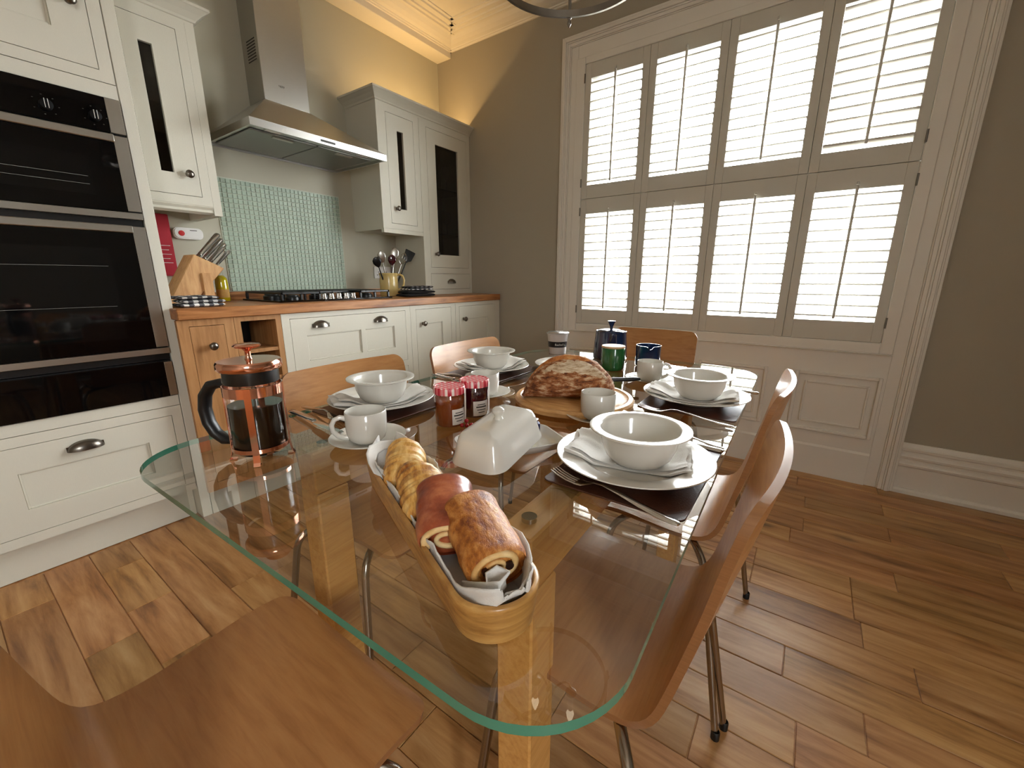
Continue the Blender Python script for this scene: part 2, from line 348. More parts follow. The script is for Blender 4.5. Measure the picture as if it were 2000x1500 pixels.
# ------------------------------------------------------------------ the room
fl = MB().box(XB - 0.1, XW + 0.15, YR - 0.1, YW + 0.1, -0.06, -0.004).build('floor', 'oak_floor'); struct(fl)
PITCH_B = 0.1185; X0B = 0.0817
forced = {-1: [1.91], 0: [1.516, 0.55], 1: [1.936, 1.635, 1.322, 0.7], 3: [1.488, 0.62], 13: [0.041, -0.248, -0.9], 12: [0.041, -0.248, -0.9], 9: [-0.076, -0.72],
          7: [-0.111, -0.66], 10: [-0.368], 14: [-0.378, 0.35], 16: [-0.104, -0.7], 17: [-0.398, -1.0], 19: [-0.399, 0.3], 18: [-0.106, -0.75]}
for k in range(-7, 22):
    xa = X0B + PITCH_B * k; xb = min(xa + PITCH_B, XW)
    if xb - xa < 0.02: continue
    cuts = list(forced.get(k, [])); y = -1.55
    ends = [-1.6] + cuts + [2.12]; ends.sort(); full = [ends[0]]
    for e in ends[1:]:
        while e - full[-1] > 1.05: full.append(full[-1] + random.uniform(0.42, 0.95) if e - full[-1] > 1.4 else (full[-1] + e) / 2)
        full.append(e)
    for a, b in zip(full, full[1:]):
        if b - a < 0.03: continue
        dz = random.uniform(-0.0006, 0.0006)
        MB().box(xa + 0.0009, xb - 0.0009, a + 0.0008, b - 0.0008, -0.012, dz).build('floor_board', 'oak_floor', fl, loc=((xa + xb) / 2, (a + b) / 2, 0), bevel=0.0016)

def wall(name, boxes, mat='wall_paint'):
    m = MB()
    for b in boxes: m.box(*b)
    return struct(m.build(name, mat))
def holed(axis, a, b, u0, u1, h0, h1, v0, v1):
    """wall slab between a and b on the given axis, with one opening h0..h1 x v0..v1"""
    mk = (lambda p, q, s, t: (a, b, p, q, s, t)) if axis == 'x' else (lambda p, q, s, t: (p, q, a, b, s, t))
    return [mk(u0, h0, 0, ZC), mk(h1, u1, 0, ZC), mk(h0, h1, 0, v0), mk(h0, h1, v1, ZC)]
wall('wall_left', [(XB - 0.1, XW + 0.15, YW, YW + 0.1, 0, ZC)], 'wall_paint_lit')
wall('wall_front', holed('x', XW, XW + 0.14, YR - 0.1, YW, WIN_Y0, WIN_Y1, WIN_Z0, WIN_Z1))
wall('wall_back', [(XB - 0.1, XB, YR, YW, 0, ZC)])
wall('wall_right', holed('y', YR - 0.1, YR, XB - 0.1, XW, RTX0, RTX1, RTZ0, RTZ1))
ce = struct(B(XB - 0.1, XW + 0.15, YR - 0.1, YW + 0.1, ZC, ZC + 0.1).build('ceiling', 'ceiling_paint'))
prof = [(0, 2.65), (0.010, 2.65), (0.014, 2.657), (0.022, 2.657), (0.026, 2.663), (0.05, 2.667), (0.08, 2.677), (0.105, 2.690), (0.12, 2.694), (0.123, 2.688), (0.133, 2.688), (0.138, 2.697),
        (0.150, 2.697), (0.154, 2.692), (0.166, 2.692), (0.171, 2.700), (0.196, 2.700), (0.200, 2.696), (0.212, 2.696), (0.217, 2.704), (0.236, 2.704), (0.24, ZC + 0.01), (0, ZC + 0.01)]
YS = 2.455
MB().prism([(XW - d, z) for d, z in prof], 'y', YR, YS).build('cornice', 'ceiling_paint', ce)
MB().prism([(YS - d, z) for d, z in prof], 'x', XB, XW).build('cornice', 'ceiling_paint', ce)
sf = MB().box(XB, XW, YS, YW, 2.613, ZC).build('trim_2', 'ceiling_paint', bevel=0.003); struct(sf)

# window: outer sash behind the shutters
wn = sroot('window_1', (XW + 0.1, 0.517, WIN_Z0))
XG = XW + 0.10
MB().box(XG - 0.02, XG + 0.03, WIN_Y0, WIN_Y0 + 0.045, WIN_Z0, WIN_Z1).build('sash_stile', 'trim_white', wn)
MB().box(XG - 0.02, XG + 0.03, WIN_Y1 - 0.045, WIN_Y1, WIN_Z0, WIN_Z1).build('sash_stile', 'trim_white', wn)
for a, b in ((WIN_Z0, WIN_Z0 + 0.07), (1.505, 1.545), (WIN_Z1 - 0.06, WIN_Z1)):
    MB().box(XG - 0.02, XG + 0.03, WIN_Y0 + 0.045, WIN_Y1 - 0.045, a, b).build('sash_rail', 'trim_white', wn)
for a, b in ((WIN_Z0 + 0.07, 1.505), (1.545, WIN_Z1 - 0.06)):
    MB().box(XG, XG + 0.004, WIN_Y0 + 0.045, WIN_Y1 - 0.045, a, b).build('window_pane', 'window_glass', wn)
for nm, (ax, c, h0, h1, v0, v1) in (('added_fill_window', ('y', YR - 0.05, RTX0, RTX1, RTZ0, RTZ1)),):  # frame and panes of the added fill window, out of view
    m = MB(); g = MB()
    for a, b, s, t in ((h0, h0 + 0.06, v0, v1), (h1 - 0.06, h1, v0, v1), (h0 + 0.06, h1 - 0.06, v0, v0 + 0.06), (h0 + 0.06, h1 - 0.06, v1 - 0.06, v1), ((h0 + h1) / 2 - 0.02, (h0 + h1) / 2 + 0.02, v0 + 0.06, v1 - 0.06)):
        m.box(c - 0.03, c + 0.03, a, b, s, t) if ax == 'x' else m.box(a, b, c - 0.03, c + 0.03, s, t)
    o = struct(m.build(nm, 'trim_white'))
    for a, b in ((h0 + 0.06, (h0 + h1) / 2 - 0.02), ((h0 + h1) / 2 + 0.02, h1 - 0.06)):
        g = MB().box(c, c + 0.004, a, b, v0 + 0.06, v1 - 0.06) if ax == 'x' else MB().box(a, b, c, c + 0.004, v0 + 0.06, v1 - 0.06)
        g.build('window_pane', 'window_glass', o)

# window casing, panelled apron and shutter frame
OY0, OY1, OZ1 = -0.459, 1.493, 2.466
tr = sroot('trim_1', (2.65, 0.517, 0))
bands = [(0.0, 0.012, 2.648), (0.012, 0.020, 2.640), (0.020, 0.034, 2.634), (0.034, 0.042, 2.641), (0.042, 0.058, 2.646), (0.058, 0.064, 2.651), (0.064, 0.112, 2.656)]
for side in (0, 1, 2):
    m = MB()
    for a, b, xf_ in bands:
        if side == 0: m.box(xf_, XW, OY0 + a, OY0 + b, 0.0, OZ1 - a)
        elif side == 1: m.box(xf_, XW, OY1 - b, OY1 - a, 0.0, OZ1 - a)
        else: m.box(xf_, XW, OY0 + b, OY1 - b, OZ1 - b - (0.025 if b > 0.1 else 0), OZ1 - a)
    m.build('architrave', 'trim_white', tr, bevel=0.002)
FY0, FY1, FZ0, FZ1 = -0.347, 1.388, 0.681, 2.330
MB().box(2.646, XW + 0.02, FY0, WIN_Y0 + 0.003, FZ0, FZ1).build('shutter_frame', 'trim_white', tr, bevel=0.003)
MB().box(2.646, XW + 0.02, WIN_Y1 - 0.007, FY1, FZ0, FZ1).build('shutter_frame', 'trim_white', tr, bevel=0.003)
MB().box(2.646, XW + 0.02, WIN_Y0 + 0.003, WIN_Y1 - 0.007, FZ0, WIN_Z0 - 0.003).build('shutter_frame', 'trim_white', tr, bevel=0.003)
MB().box(2.646, XW + 0.02, WIN_Y0 + 0.003, WIN_Y1 - 0.007, WIN_Z1, FZ1).build('shutter_frame', 'trim_white', tr, bevel=0.003)
MB().box(2.657, XW, OY0 + 0.112, OY1 - 0.112, 0.16, FZ0 + 0.01).build('apron', 'trim_white', tr)
MB().box(2.638, XW, OY0 + 0.112, OY1 - 0.112, FZ0 - 0.004, FZ0).build('frame_bead', 'trim_white', tr, bevel=0.0015)
MB().box(2.648, XW, OY0 + 0.112, OY1 - 0.112, 0.0, 0.160).prism([(2.648, 0.16), (2.655, 0.17), (XW, 0.17), (XW, 0.16)], 'y', OY0 + 0.112, OY1 - 0.112).build('apron_skirting', 'trim_white', tr)
def ring(y0, y1, z0, z1, wd, xf_, name):
    m = MB()
    for a, b, c, d in ((y0, y0 + wd, z0, z1), (y1 - wd, y1, z0, z1), (y0 + wd, y1 - wd, z0, z0 + wd), (y0 + wd, y1 - wd, z1 - wd, z1)):
        m.box(xf_, 2.66, a, b, c, d)
    m.build(name, 'trim_white', tr, bevel=0.003)
for y0 in (-0.335, 0.148, 0.631, 1.035):
    y1 = y0 + (0.355 if y0 < 1.0 else 0.345)
    ring(y0, y1, 0.245, 0.563, 0.016, 2.643, 'panel_moulding')
    ring(y0 + 0.042, y1 - 0.046, 0.292, 0.514, 0.010, 2.646, 'panel_field_moulding')
    B(2.654, 2.66, y0 + 0.050, y1 - 0.054, 0.300, 0.506).build('panel_field', 'trim_white', tr)

bb = [(XW, 0), (2.650, 0), (2.650, 0.016), (2.656, 0.026), (2.664, 0.027), (2.664, 0.136), (2.655, 0.142), (2.652, 0.152), (2.656, 0.160), (2.663, 0.164), (2.663, 0.176), (2.655, 0.182), (2.653, 0.192), (2.657, 0.200),
      (2.664, 0.205), (2.664, 0.214), (2.659, 0.220), (2.658, 0.232), (2.664, 0.238), (2.668, 0.25), (2.670, 0.256), (XW, 0.256)]
struct(MB().prism(bb, 'y', YR, OY0).build('baseboard_right', 'trim_white'))

# ------------------------------------------------------------------ plantation shutters
XS0, XS1 = 2.650, 2.678
cols = [1.328, 0.932, 0.530, 0.108, -0.297]
rowz = [(1.5305, 2.289, 1.611, 2.209), (0.7335, 1.5285, 0.829, 1.438)]
ordin = ['leftmost', 'second from left', 'third from left', 'rightmost']
NL = 12
tilts = {(0, 0): 15, (0, 1): 14, (0, 2): 12, (0, 3): -16, (1, 0): 2, (1, 1): -6, (1, 2): -1, (1, 3): 1}
for r_, (z0, z1, lz0, lz1) in enumerate(rowz):
    for c_ in range(4):
        ya, yb = cols[c_ + 1] + (0.0007 if c_ < 3 else 0.0016), cols[c_] - (0.0007 if c_ else 0.0012)
        row = 'upper' if r_ == 0 else 'lower'
        extra = ''
        t = thing('plantation_shutter', f'{ordin[c_]} white louvred shutter leaf in the {row} row of the window{extra}', 'shutter', (2.664, (ya + yb) / 2, z0), 'white louvred window shutters')
        st = 0.040
        for a, b in ((ya, ya + st), (yb - st, yb)):
            B(XS0, XS1, a, b, z0, z1).build('stile', 'shutter_white', t, bevel=0.0015)
        B(XS0, XS1, ya + st, yb - st, z0, lz0).build('rail', 'shutter_white', t, bevel=0.0015)
        B(XS0, XS1, ya + st, yb - st, lz1, z1).build('rail', 'shutter_white', t, bevel=0.0015)
        if c_ < 3: B(XS1, XS1 + 0.004, ya - 0.010, ya + 0.010, z0, z1).build('rebate_strip', 'shutter_white', t)
        if r_ == 0: B(XS1, XS1 + 0.004, ya + 0.012, yb - 0.012, z0 - 0.010, z0 + 0.010).build('rebate_strip', 'shutter_white', t)
        pitch = (lz1 - lz0) / NL; lw = 0.030
        lm = None; tl = R(tilts[(r_, c_)])
        for k in range(NL):
            zc = lz0 + pitch * (k + 0.5)
            if lm is None:
                m = MB(); pr = []
                for q in range(12):
                    an = 2 * math.pi * q / 12; pr.append((lw * math.cos(an), 0.0066 * math.sin(an)))
                cs, sn = math.cos(tl), math.sin(tl)
                pr = [(px * cs - pz * sn, px * sn + pz * cs) for px, pz in pr]
                m.prism(pr, 'y', ya + st + 0.001 - (ya + yb) / 2, yb - st - 0.001 - (ya + yb) / 2)
                o = m.build('louvre', 'shutter_white', None, smooth=40); o.parent = t; lm = o.data
            else:
                o = bpy.data.objects.new('louvre', lm); C.objects.link(o); o.parent = t
            o.location = (0.002, 0, zc - z0)
        yr = (ya + yb) / 2 + (0.0 if c_ else -0.005)
        xr = 2.664 - lw * math.cos(tl) - 0.006
        sl = -lw * math.sin(tl)
        MB().box(xr - 0.006, xr + 0.005, yr - 0.006, yr + 0.006, lz0 + 0.012 + min(0, sl), lz1 + 0.012 + min(0, sl)).build('tilt_rod', 'shutter_white', t, bevel=0.003)
        MB().lathe([(0.0, 0.011), (0.004, 0.0105), (0.0065, 0.005), (0.006, -0.002), (0.0, -0.004)], 12, (xr + 0.002, yr, lz1 + 0.018 + min(0, sl))).build('rod_tip', 'shutter_white', t, smooth=60)
        if c_ in (0, 3):
            yh = yb + 0.002 if c_ == 0 else ya - 0.002
            for zh in (z0 + 0.07, z1 - 0.10):
                MB().lathe([(0, 0), (0.004, 0), (0.004, 0.05), (0, 0.05)], 10, (2.646, yh, zh)).build('hinge', 'pewter', t, smooth=40)

# ------------------------------------------------------------------ kitchen fittings
def knob(parent, x, y, z, mat='pewter', r=0.0165, ny=-1):
    m = MB().lathe([(0, 0), (r * 0.62, 0), (r * 0.55, 0.004), (r * 0.38, 0.008), (r * 0.42, 0.013), (r * 0.85, 0.017), (r, 0.022), (r * 0.86, 0.027), (r * 0.4, 0.030), (0, 0.0305)], 20)
    m.xf(Matrix.Translation((x, y, z)) @ Matrix.Rotation(R(90), 4, 'X'))
    return m.build('knob', mat, parent, smooth=50)
def cup_handle(parent, x, y, z, wd=0.095, mat='pewter'):
    """half-dome bin pull, open below"""
    m = MB(); n, k = 16, 8; vs = []
    for j in range(k + 1):
        el = R(90) * j / k
        for i in range(n + 1):
            az = math.pi * i / n
            vs.append((x - wd / 2 * math.cos(az) * math.cos(el * 0.999), y - 0.026 * math.sin(az) * math.cos(el) - 0.0005, z - 0.014 + 0.034 * math.sin(el) ** 0.9))
    fs = [(j * (n + 1) + i, j * (n + 1) + i + 1, (j + 1) * (n + 1) + i + 1, (j + 1) * (n + 1) + i) for j in range(k) for i in range(n)]
    m.add(vs, fs); m.box(x - wd / 2, x + wd / 2, y - 0.0025, y, z - 0.014, z + 0.004)
    return m.build('cup_handle', mat, parent, smooth=60)
def panelled(parent, name, x0, x1, z0, z1, yf, mat, panels, th=0.020, depth=0.008):
    """door or drawer front with recessed panels (x0,x1,z0,z1); returns the mesh object"""
    m = MB(); xs = sorted(set([x0, x1] + [p for q in panels for p in q[:2]])); zs = sorted(set([z0, z1] + [p for q in panels for p in q[2:]]))
    for a, b in zip(xs, xs[1:]):
        for c, d in zip(zs, zs[1:]):
            rec = any(p[0] - 1e-6 <= a and b <= p[1] + 1e-6 and p[2] - 1e-6 <= c and d <= p[3] + 1e-6 for p in panels)
            m.box(a, b, yf + (depth if rec else 0), yf + th, c, d)
    o = m.build(name, mat, parent)
    for (a, b, c, d) in panels:
        r = MB(); w_ = 0.006
        for q in ((a, a + w_, c, d), (b - w_, b, c, d), (a + w_, b - w_, c, c + w_), (a + w_, b - w_, d - w_, d)):
            r.box(q[0], q[1], yf + 0.0035, yf + depth, q[2], q[3])
        r.build('panel_bead', mat, o, bevel=0.0015)
    return o
def frame_door(parent, x0, x1, z0, z1, yf, mat, hole, glass):
    m = MB(); a, b, c, d = hole
    for q in ((x0, a, z0, z1), (b, x1, z0, z1), (a, b, z0, c), (a, b, d, z1)): m.box(q[0], q[1], yf, yf + 0.020, q[2], q[3])
    o = m.build('door', mat, parent)
    B(a - 0.004, b + 0.004, yf + 0.012, yf + 0.015, c - 0.004, d + 0.004).build('glass_pane', glass, o)
    return o
def face_frame(parent, x0, x1, z0, z1, yf, opens, mat, th=0.020, name='face_frame'):
    m = MB(); xs = sorted(set([x0, x1] + [p for q in opens for p in q[:2]])); zs = sorted(set([z0, z1] + [p for q in opens for p in q[2:]]))
    for a, b in zip(xs, xs[1:]):
        for c, d in zip(zs, zs[1:]):
            if not any(p[0] - 1e-6 <= a and b <= p[1] + 1e-6 and p[2] - 1e-6 <= c and d <= p[3] + 1e-6 for p in opens): m.box(a, b, yf, yf + th, c, d)
    return m.build(name, mat, parent)
G = 0.0018

# tall oven housing
YT = 2.07
t = thing('oven_housing', 'tall cream cabinet housing the black double oven at left', 'cabinet', (0.26, 2.33, 0))
OX0, OX1 = -0.042, 0.5575
B(OX1 + 0.003, 0.597, YT, YW, 0, 2.36).build('end_panel', 'cabinet_cream', t, bevel=0.0015)
B(-0.082, OX0 - 0.003, YT, YW, 0, 2.36).build('end_panel', 'cabinet_cream', t, bevel=0.0015)
B(OX0, OX1, 2.134, 2.15, 0, 0.142).build('plinth', 'cabinet_cream', t)
m = B(OX0, OX1, YT + 0.022, YW, 0.142, 0.56); m.box(OX0, OX1, YT + 0.022, YW, 1.632, 2.36); m.box(OX0, OX1, 2.50, YW, 0.56, 1.632); m.build('carcass', 'cabinet_cream', t)
face_frame(t, OX0, OX1, 0.144, 0.5235, YT, [(0.003 - 0.004, 0.524, 0.178, 0.488)], 'cabinet_cream')
d = panelled(t, 'drawer', 0.001, 0.522, 0.180, 0.486, YT, 'cabinet_cream', [(0.091, 0.436, 0.266, 0.397)])
cup_handle(d, 0.262, YT, 0.446, 0.098)
B(OX0, OX1, YT, YT + 0.022, 0.5258, 0.5665).build('rail', 'cabinet_cream', t)
B(OX0, OX1, YT, YT + 0.022, 1.627, 1.6715).build('rail', 'cabinet_cream', t)
face_frame(t, OX0, OX1, 1.6738, 2.36, YT, [(-0.008, 0.522, 1.708, 2.33)], 'cabinet_cream')
d = panelled(t, 'door', -0.006, 0.520, 1.710, 2.328, YT, 'cabinet_cream', [(0.088, 0.427, 1.797, 2.24)])
knob(d, 0.480, YT, 1.886)

# double oven
t = thing('double_oven', 'black glass double oven with steel strips built into tall cabinet', 'oven', (0.26, 2.3, 0.715))
XR = 0.5555
B(OX0 + 0.002, XR, YT + 0.004, 2.49, 0.716, 1.6235).build('body', 'black_metal', t)
cp = B(OX0 + 0.002, 0.515, YT - 0.012, YT + 0.004, 1.516, 1.6235).build('control_panel', 'black_glass', t, bevel=0.001)
for kx in (0.368, 0.481):
    k_ = MB().lathe([(0, 0), (0.016, 0), (0.0155, 0.016), (0.013, 0.018), (0, 0.018)], 24); k_.xf(Matrix.Translation((kx, YT - 0.012, 1.557)) @ Matrix.Rotation(R(90), 4, 'X')); kk = k_.build('control_knob', 'black_matt', cp, smooth=40)
    for dx in (-0.004, 0.004): B(kx + dx - 0.0008, kx + dx + 0.0008, YT - 0.0312, YT - 0.030, 1.546, 1.572).build('knob_mark', 'white_print', kk)
    for i in range(7):
        a = R(-60 + 50 * i); B(kx + 0.030 * math.sin(a) - 0.0018, kx + 0.030 * math.sin(a) + 0.0018, YT - 0.0128, YT - 0.012, 1.558 + 0.028 * math.cos(a) - 0.001, 1.558 + 0.028 * math.cos(a) + 0.001).build('dial_symbol', 'dark_print', cp)
B(0.515, XR, YT - 0.013, YT + 0.004, 1.516, 1.6225).build('steel_strip', 'steel', t, bevel=0.001)
for (z0, z1, lab) in ((1.236, 1.509, 'upper'), (0.742, 1.212, 'lower')):
    d = B(OX0 + 0.002, 0.517, YT - 0.014, YT + 0.004, z0 + 0.024, z1 - 0.024).build('oven_door', 'black_glass', t)
    B(OX0 + 0.06, 0.440, YT - 0.0146, YT - 0.0141, z0 + 0.07, z1 - 0.08).build('oven_window', 'oven_window', d)
    B(OX0 + 0.002, 0.517, YT - 0.026, YT + 0.004, z1 - 0.024, z1).build('handle_bar', 'steel', d, bevel=0.002)
    B(0.517, XR, YT - 0.015, YT + 0.004, z0 + 0.027, z1 - 0.001).build('steel_strip', 'steel', d, bevel=0.001)
    B(OX0 + 0.002, XR, YT - 0.016, YT + 0.004, z0, z0 + 0.022).build('steel_strip', 'steel', d, bevel=0.001)
    for zz in ((z0 + z1) / 2 - 0.01, (z0 + z1) / 2 - 0.035) if lab == 'upper' else (1.07, 0.93):
        B(OX0 + 0.08, 0.43, YT - 0.0152, YT - 0.0147, zz, zz + 0.0012).build('shelf_wire', 'steel_filter', d)
t = thing('warming_drawer', 'black glass warming drawer under the double oven', 'drawer', (0.26, 2.3, 0.569))
B(OX0 + 0.002, XR, YT + 0.004, 2.48, 0.568, 0.713).build('body', 'black_metal', t)
B(OX0 + 0.002, 0.530, YT - 0.012, YT + 0.004, 0.570, 0.710).build('drawer_front', 'black_glass', t, bevel=0.001)
B(0.530, XR, YT - 0.013, YT + 0.004, 0.572, 0.708).build('steel_strip', 'steel', t, bevel=0.001)

# wall cabinet left of the hood
YL = 2.295
def cornice_prof(out, zt): return [(0, 2.058), (0, 2.066), (-0.006, 2.068), (-0.010, 2.076), (-out * 0.55, 2.094), (-out + 0.004, zt - 0.012), (-out, zt - 0.010), (-out, zt), (0.02, zt), (0.02, 2.058)]
def mitred_cornice(parent, x0, x1, yf, left, right, out=0.05, zt=2.121, name='cornice'):
    pr = cornice_prof(out, zt); m = MB(); n = len(pr)
    rings = []
    if left: rings.append([(x0 + d, YW, z) for d, z in pr])
    rings.append([((x0 + d) if left else x0, yf + d, z) for d, z in pr])
    rings.append([((x1 - d) if right else x1, yf + d, z) for d, z in pr])
    if right: rings.append([(x1 - d, YW, z) for d, z in pr])
    vs = [p for r_ in rings for p in r_]; fs = []
    for i in range(len(rings) - 1):
        for k in range(n): fs.append((i * n + k, i * n + (k + 1) % n, (i + 1) * n + (k + 1) % n, (i + 1) * n + k))
    fs += [tuple(range(n)), tuple(range(len(vs) - 1, len(vs) - n - 1, -1))]
    return m.add(vs, fs).build(name, 'cabinet_cream', parent)
t = thing('wall_cabinet', 'cream wall cabinet with a slot window beside the oven housing', 'cabinet', (0.76, 2.44, 1.31), 'cream wall cabinets')
WX0, WX1 = 0.5995, 0.918
m = B(WX0, WX0 + 0.018, YL + 0.02, YW, 1.345, 2.058); m.box(0.885, WX1, YL, YW, 1.307, 2.058); m.box(WX0 + 0.018, 0.885, YL + 0.02, YW, 1.345, 1.363); m.box(WX0 + 0.018, 0.885, YL + 0.02, YW, 2.04, 2.058); m.build('carcass', 'cabinet_cream', t)
B(WX0 + 0.018, 0.885, YW - 0.01, YW, 1.363, 2.04).build('back_panel', 'cabinet_inside', t)
B(WX0 + 0.018, 0.885, YL + 0.05, YW - 0.012, 1.74, 1.748).build('shelf', 'cabinet_glass', t)
face_frame(t, WX0, 0.8845, 1.345, 2.058, YL, [(0.660, 0.848, 1.379, 2.020)], 'cabinet_cream')
d = frame_door(t, 0.662, 0.846, 1.381, 2.018, YL, 'cabinet_cream', (0.713, 0.758, 1.466, 1.934), 'cabinet_glass'); knob(d, 0.807, YL, 1.466)
MB().prism([(YL + 0.002, 1.345), (YL - 0.004, 1.338), (YL + 0.006, 1.328), (YL + 0.004, 1.318), (YL + 0.02, 1.310), (YL + 0.03, 1.310), (YL + 0.03, 1.345)], 'x', WX0, 0.8845).build('light_pelmet', 'cabinet_cream', t)
mitred_cornice(t, WX0, WX1, YL, False, True)
tag(B(0.72, 0.80, 2.40, 2.48, 1.364, 1.47).build('storage_tin', 'jam_orange', loc=(0.76, 2.44, 1.364), bevel=0.008), 'small amber tin inside the left slot-window cabinet', 'tin')

# right-hand wall cabinet and dresser
t = thing('wall_cabinet', 'narrow cream wall cabinet with a slot window beside the extractor hood', 'cabinet', (2.0, 2.44, 1.317), 'cream wall cabinets')
m = B(1.831, 1.850, YL + 0.02, YW, 1.335, 2.058); m.box(2.150, 2.168, YL + 0.02, YW, 1.335, 2.058); m.box(1.850, 2.150, YL + 0.02, YW, 1.335, 1.353); m.box(1.850, 2.150, YL + 0.02, YW, 2.04, 2.058); m.build('carcass', 'cabinet_cream', t)
B(1.850, 2.150, YW - 0.01, YW, 1.353, 2.04).build('back_panel', 'cabinet_inside', t)
face_frame(t, 1.831, 2.168, 1.345, 2.058, YL, [(1.899, 2.120, 1.377, 2.020)], 'cabinet_cream')
d = frame_door(t, 1.901, 2.118, 1.379, 2.018, YL, 'cabinet_cream', (1.983, 2.033, 1.470, 1.932), 'cabinet_glass'); knob(d, 1.948, YL, 1.470)
MB().prism([(YL + 0.002, 1.345), (YL - 0.003, 1.34), (YL - 0.003, 1.316), (YL + 0.022, 1.316), (YL + 0.022, 1.345)], 'x', 1.831, 2.165).build('light_pelmet', 'cabinet_cream', t)
t = thing('dresser_cabinet', 'tall cream glazed cabinet standing on the worktop in the corner', 'cabinet', (2.43, 2.44, 0.915))
m = B(2.170, 2.190, YL + 0.02, YW, 0.9155, 2.058); m.box(2.66, 2.678, YL + 0.02, YW, 0.9155, 2.058); m.box(2.19, 2.66, YL + 0.02, YW, 0.9155, 0.935); m.box(2.19, 2.66, YL + 0.02, YW, 1.075, 1.095); m.box(2.19, 2.66, YL + 0.02, YW, 2.04, 2.058); m.build('carcass', 'cabinet_cream', t)
B(2.19, 2.66, YW - 0.01, YW, 0.935, 2.04).build('back_panel', 'cabinet_inside', t)
for zs in (1.345, 1.66): B(2.19, 2.66, YL + 0.05, YW - 0.012, zs, zs + 0.008).build('shelf', 'cabinet_glass', t)
face_frame(t, 2.170, 2.679, 0.9155, 2.058, YL, [(2.233, 2.643, 1.108, 2.021), (2.226, 2.652, 0.951, 1.066)], 'cabinet_cream')
d = frame_door(t, 2.235, 2.641, 1.110, 2.019, YL, 'cabinet_cream', (2.317, 2.546, 1.200, 1.932), 'cabinet_glass'); knob(d, 2.288, YL, 1.203)
d = B(2.228, 2.650, YL, YL + 0.02, 0.953, 1.064).build('drawer', 'cabinet_cream', t); cup_handle(d, 2.439, YL, 1.008, 0.085)
t = thing('cabinet_cornice', 'cream cornice running along the top of the corner cabinets', 'cornice', (2.25, 2.44, 2.058))
mitred_cornice(t, 1.831, 2.679, YL, True, False, name='moulding')
def wine_glass(x, y, z, lab):
    m = MB().lathe([(0, 0), (0.030, 0), (0.029, 0.002), (0.006, 0.005), (0.0035, 0.012), (0.0035, 0.075), (0.010, 0.083), (0.028, 0.100), (0.035, 0.125), (0.033, 0.150), (0.029, 0.170)], 18)
    tag(m.build('wine_glass', 'vessel_glass', loc=(0, 0, 0), smooth=60), lab, 'glass', 'wine glasses in the glazed cabinet').location = (x, y, z)
for i, (gx, gy) in enumerate(((2.36, 2.40), (2.44, 2.38), (2.53, 2.41))): wine_glass(gx, gy, 1.3535, ['left', 'middle', 'right'][i] + ' stemmed wine glass on the lower shelf of the glazed cabinet')
for i, (gx, gy) in enumerate(((2.40, 2.40), (2.52, 2.39))): wine_glass(gx, gy, 1.6685, ['left', 'right'][i] + ' stemmed wine glass on the upper shelf of the glazed cabinet')

# warm strip lamp lying on top of the corner cabinets
t = thing('strip_lamp', 'warm glowing strip lamp on top of the corner cabinets', 'lamp', (2.3, 2.37, 2.059))
B(1.95, 2.62, 2.345, 2.385, 2.0585, 2.066).build('base', 'white_plastic', t)
MB().tube([(1.96, 2.365, 2.072), (2.61, 2.365, 2.072)], 0.006, 10).build('tube', 'lamp_tube', t, smooth=60)
STRIP_W = 1.0
l_ = bpy.data.lights.new('strip_glow', 'AREA'); l_.shape = 'RECTANGLE'; l_.size = 0.66; l_.size_y = 0.012; l_.energy = STRIP_W; l_.color = (1.0, 0.62, 0.24)
lo = bpy.data.objects.new('strip_glow', l_); C.objects.link(lo); lo.parent = t; lo.location = Vector((2.285, 2.365, 2.080)) - Vector((2.3, 2.37, 2.059)); lo.rotation_euler = (R(180), 0, 0)

# base cabinets
YB = 2.0085; ZB = 0.868
t = thing('base_cabinet', 'narrow oak base cabinet with one knob beside the oven housing', 'cabinet', (0.69, 2.3, 0), 'base cabinets under the worktop')
m = B(0.5995, 0.6175, YB + 0.02, 2.585, 0.13, ZB); m.box(0.7625, 0.7805, YB + 0.02, 2.585, 0.13, ZB); m.box(0.6175, 0.7625, 2.575, 2.585, 0.13, ZB); m.box(0.6175, 0.7625, YB + 0.02, 2.575, 0.13, 0.148); m.build('carcass', 'oak_cabinet', t)
face_frame(t, 0.580, 0.7805, 0.13, ZB, YB, [(0.618, 0.743, 0.165, 0.842)], 'oak_cabinet'); d = panelled(t, 'door', 0.6195, 0.7415, 0.167, 0.840, YB, 'oak_cabinet', []); knob(d, 0.686, YB, 0.757)
B(0.600, 0.7805, 2.07, 2.086, 0, 0.128).build('plinth', 'cabinet_cream', t)
t = thing('wine_rack_cabinet', 'oak base cabinet with open dark cubbyholes next to the drawers', 'cabinet', (0.88, 2.3, 0), 'base cabinets under the worktop')
m = B(0.782, 0.80, YB + 0.02, 2.585, 0.13, ZB); m.box(0.9605, 0.9785, YB + 0.02, 2.585, 0.13, ZB); m.box(0.80, 0.9605, 2.565, 2.585, 0.13, ZB); m.build('carcass', 'oak_cabinet', t)
face_frame(t, 0.782, 0.9785, 0.13, ZB, YB, [(0.807, 0.954, 0.165, 0.848)], 'oak_cabinet')
for zs in (0.165, 0.30, 0.435, 0.57, 0.705): B(0.80, 0.9605, YB + 0.004, 2.565, zs, zs + 0.016).build('shelf', 'oak_cabinet', t)
B(0.80, 0.9605, 2.30, 2.31, 0.18, 0.86).build('back_panel', 'black_metal', t)
B(0.782, 0.9785, 2.07, 2.086, 0, 0.128).build('plinth', 'cabinet_cream', t)
t = thing('drawer_cabinet', 'wide cream drawer cabinet under the hob', 'cabinet', (1.37, 2.3, 0), 'base cabinets under the worktop')
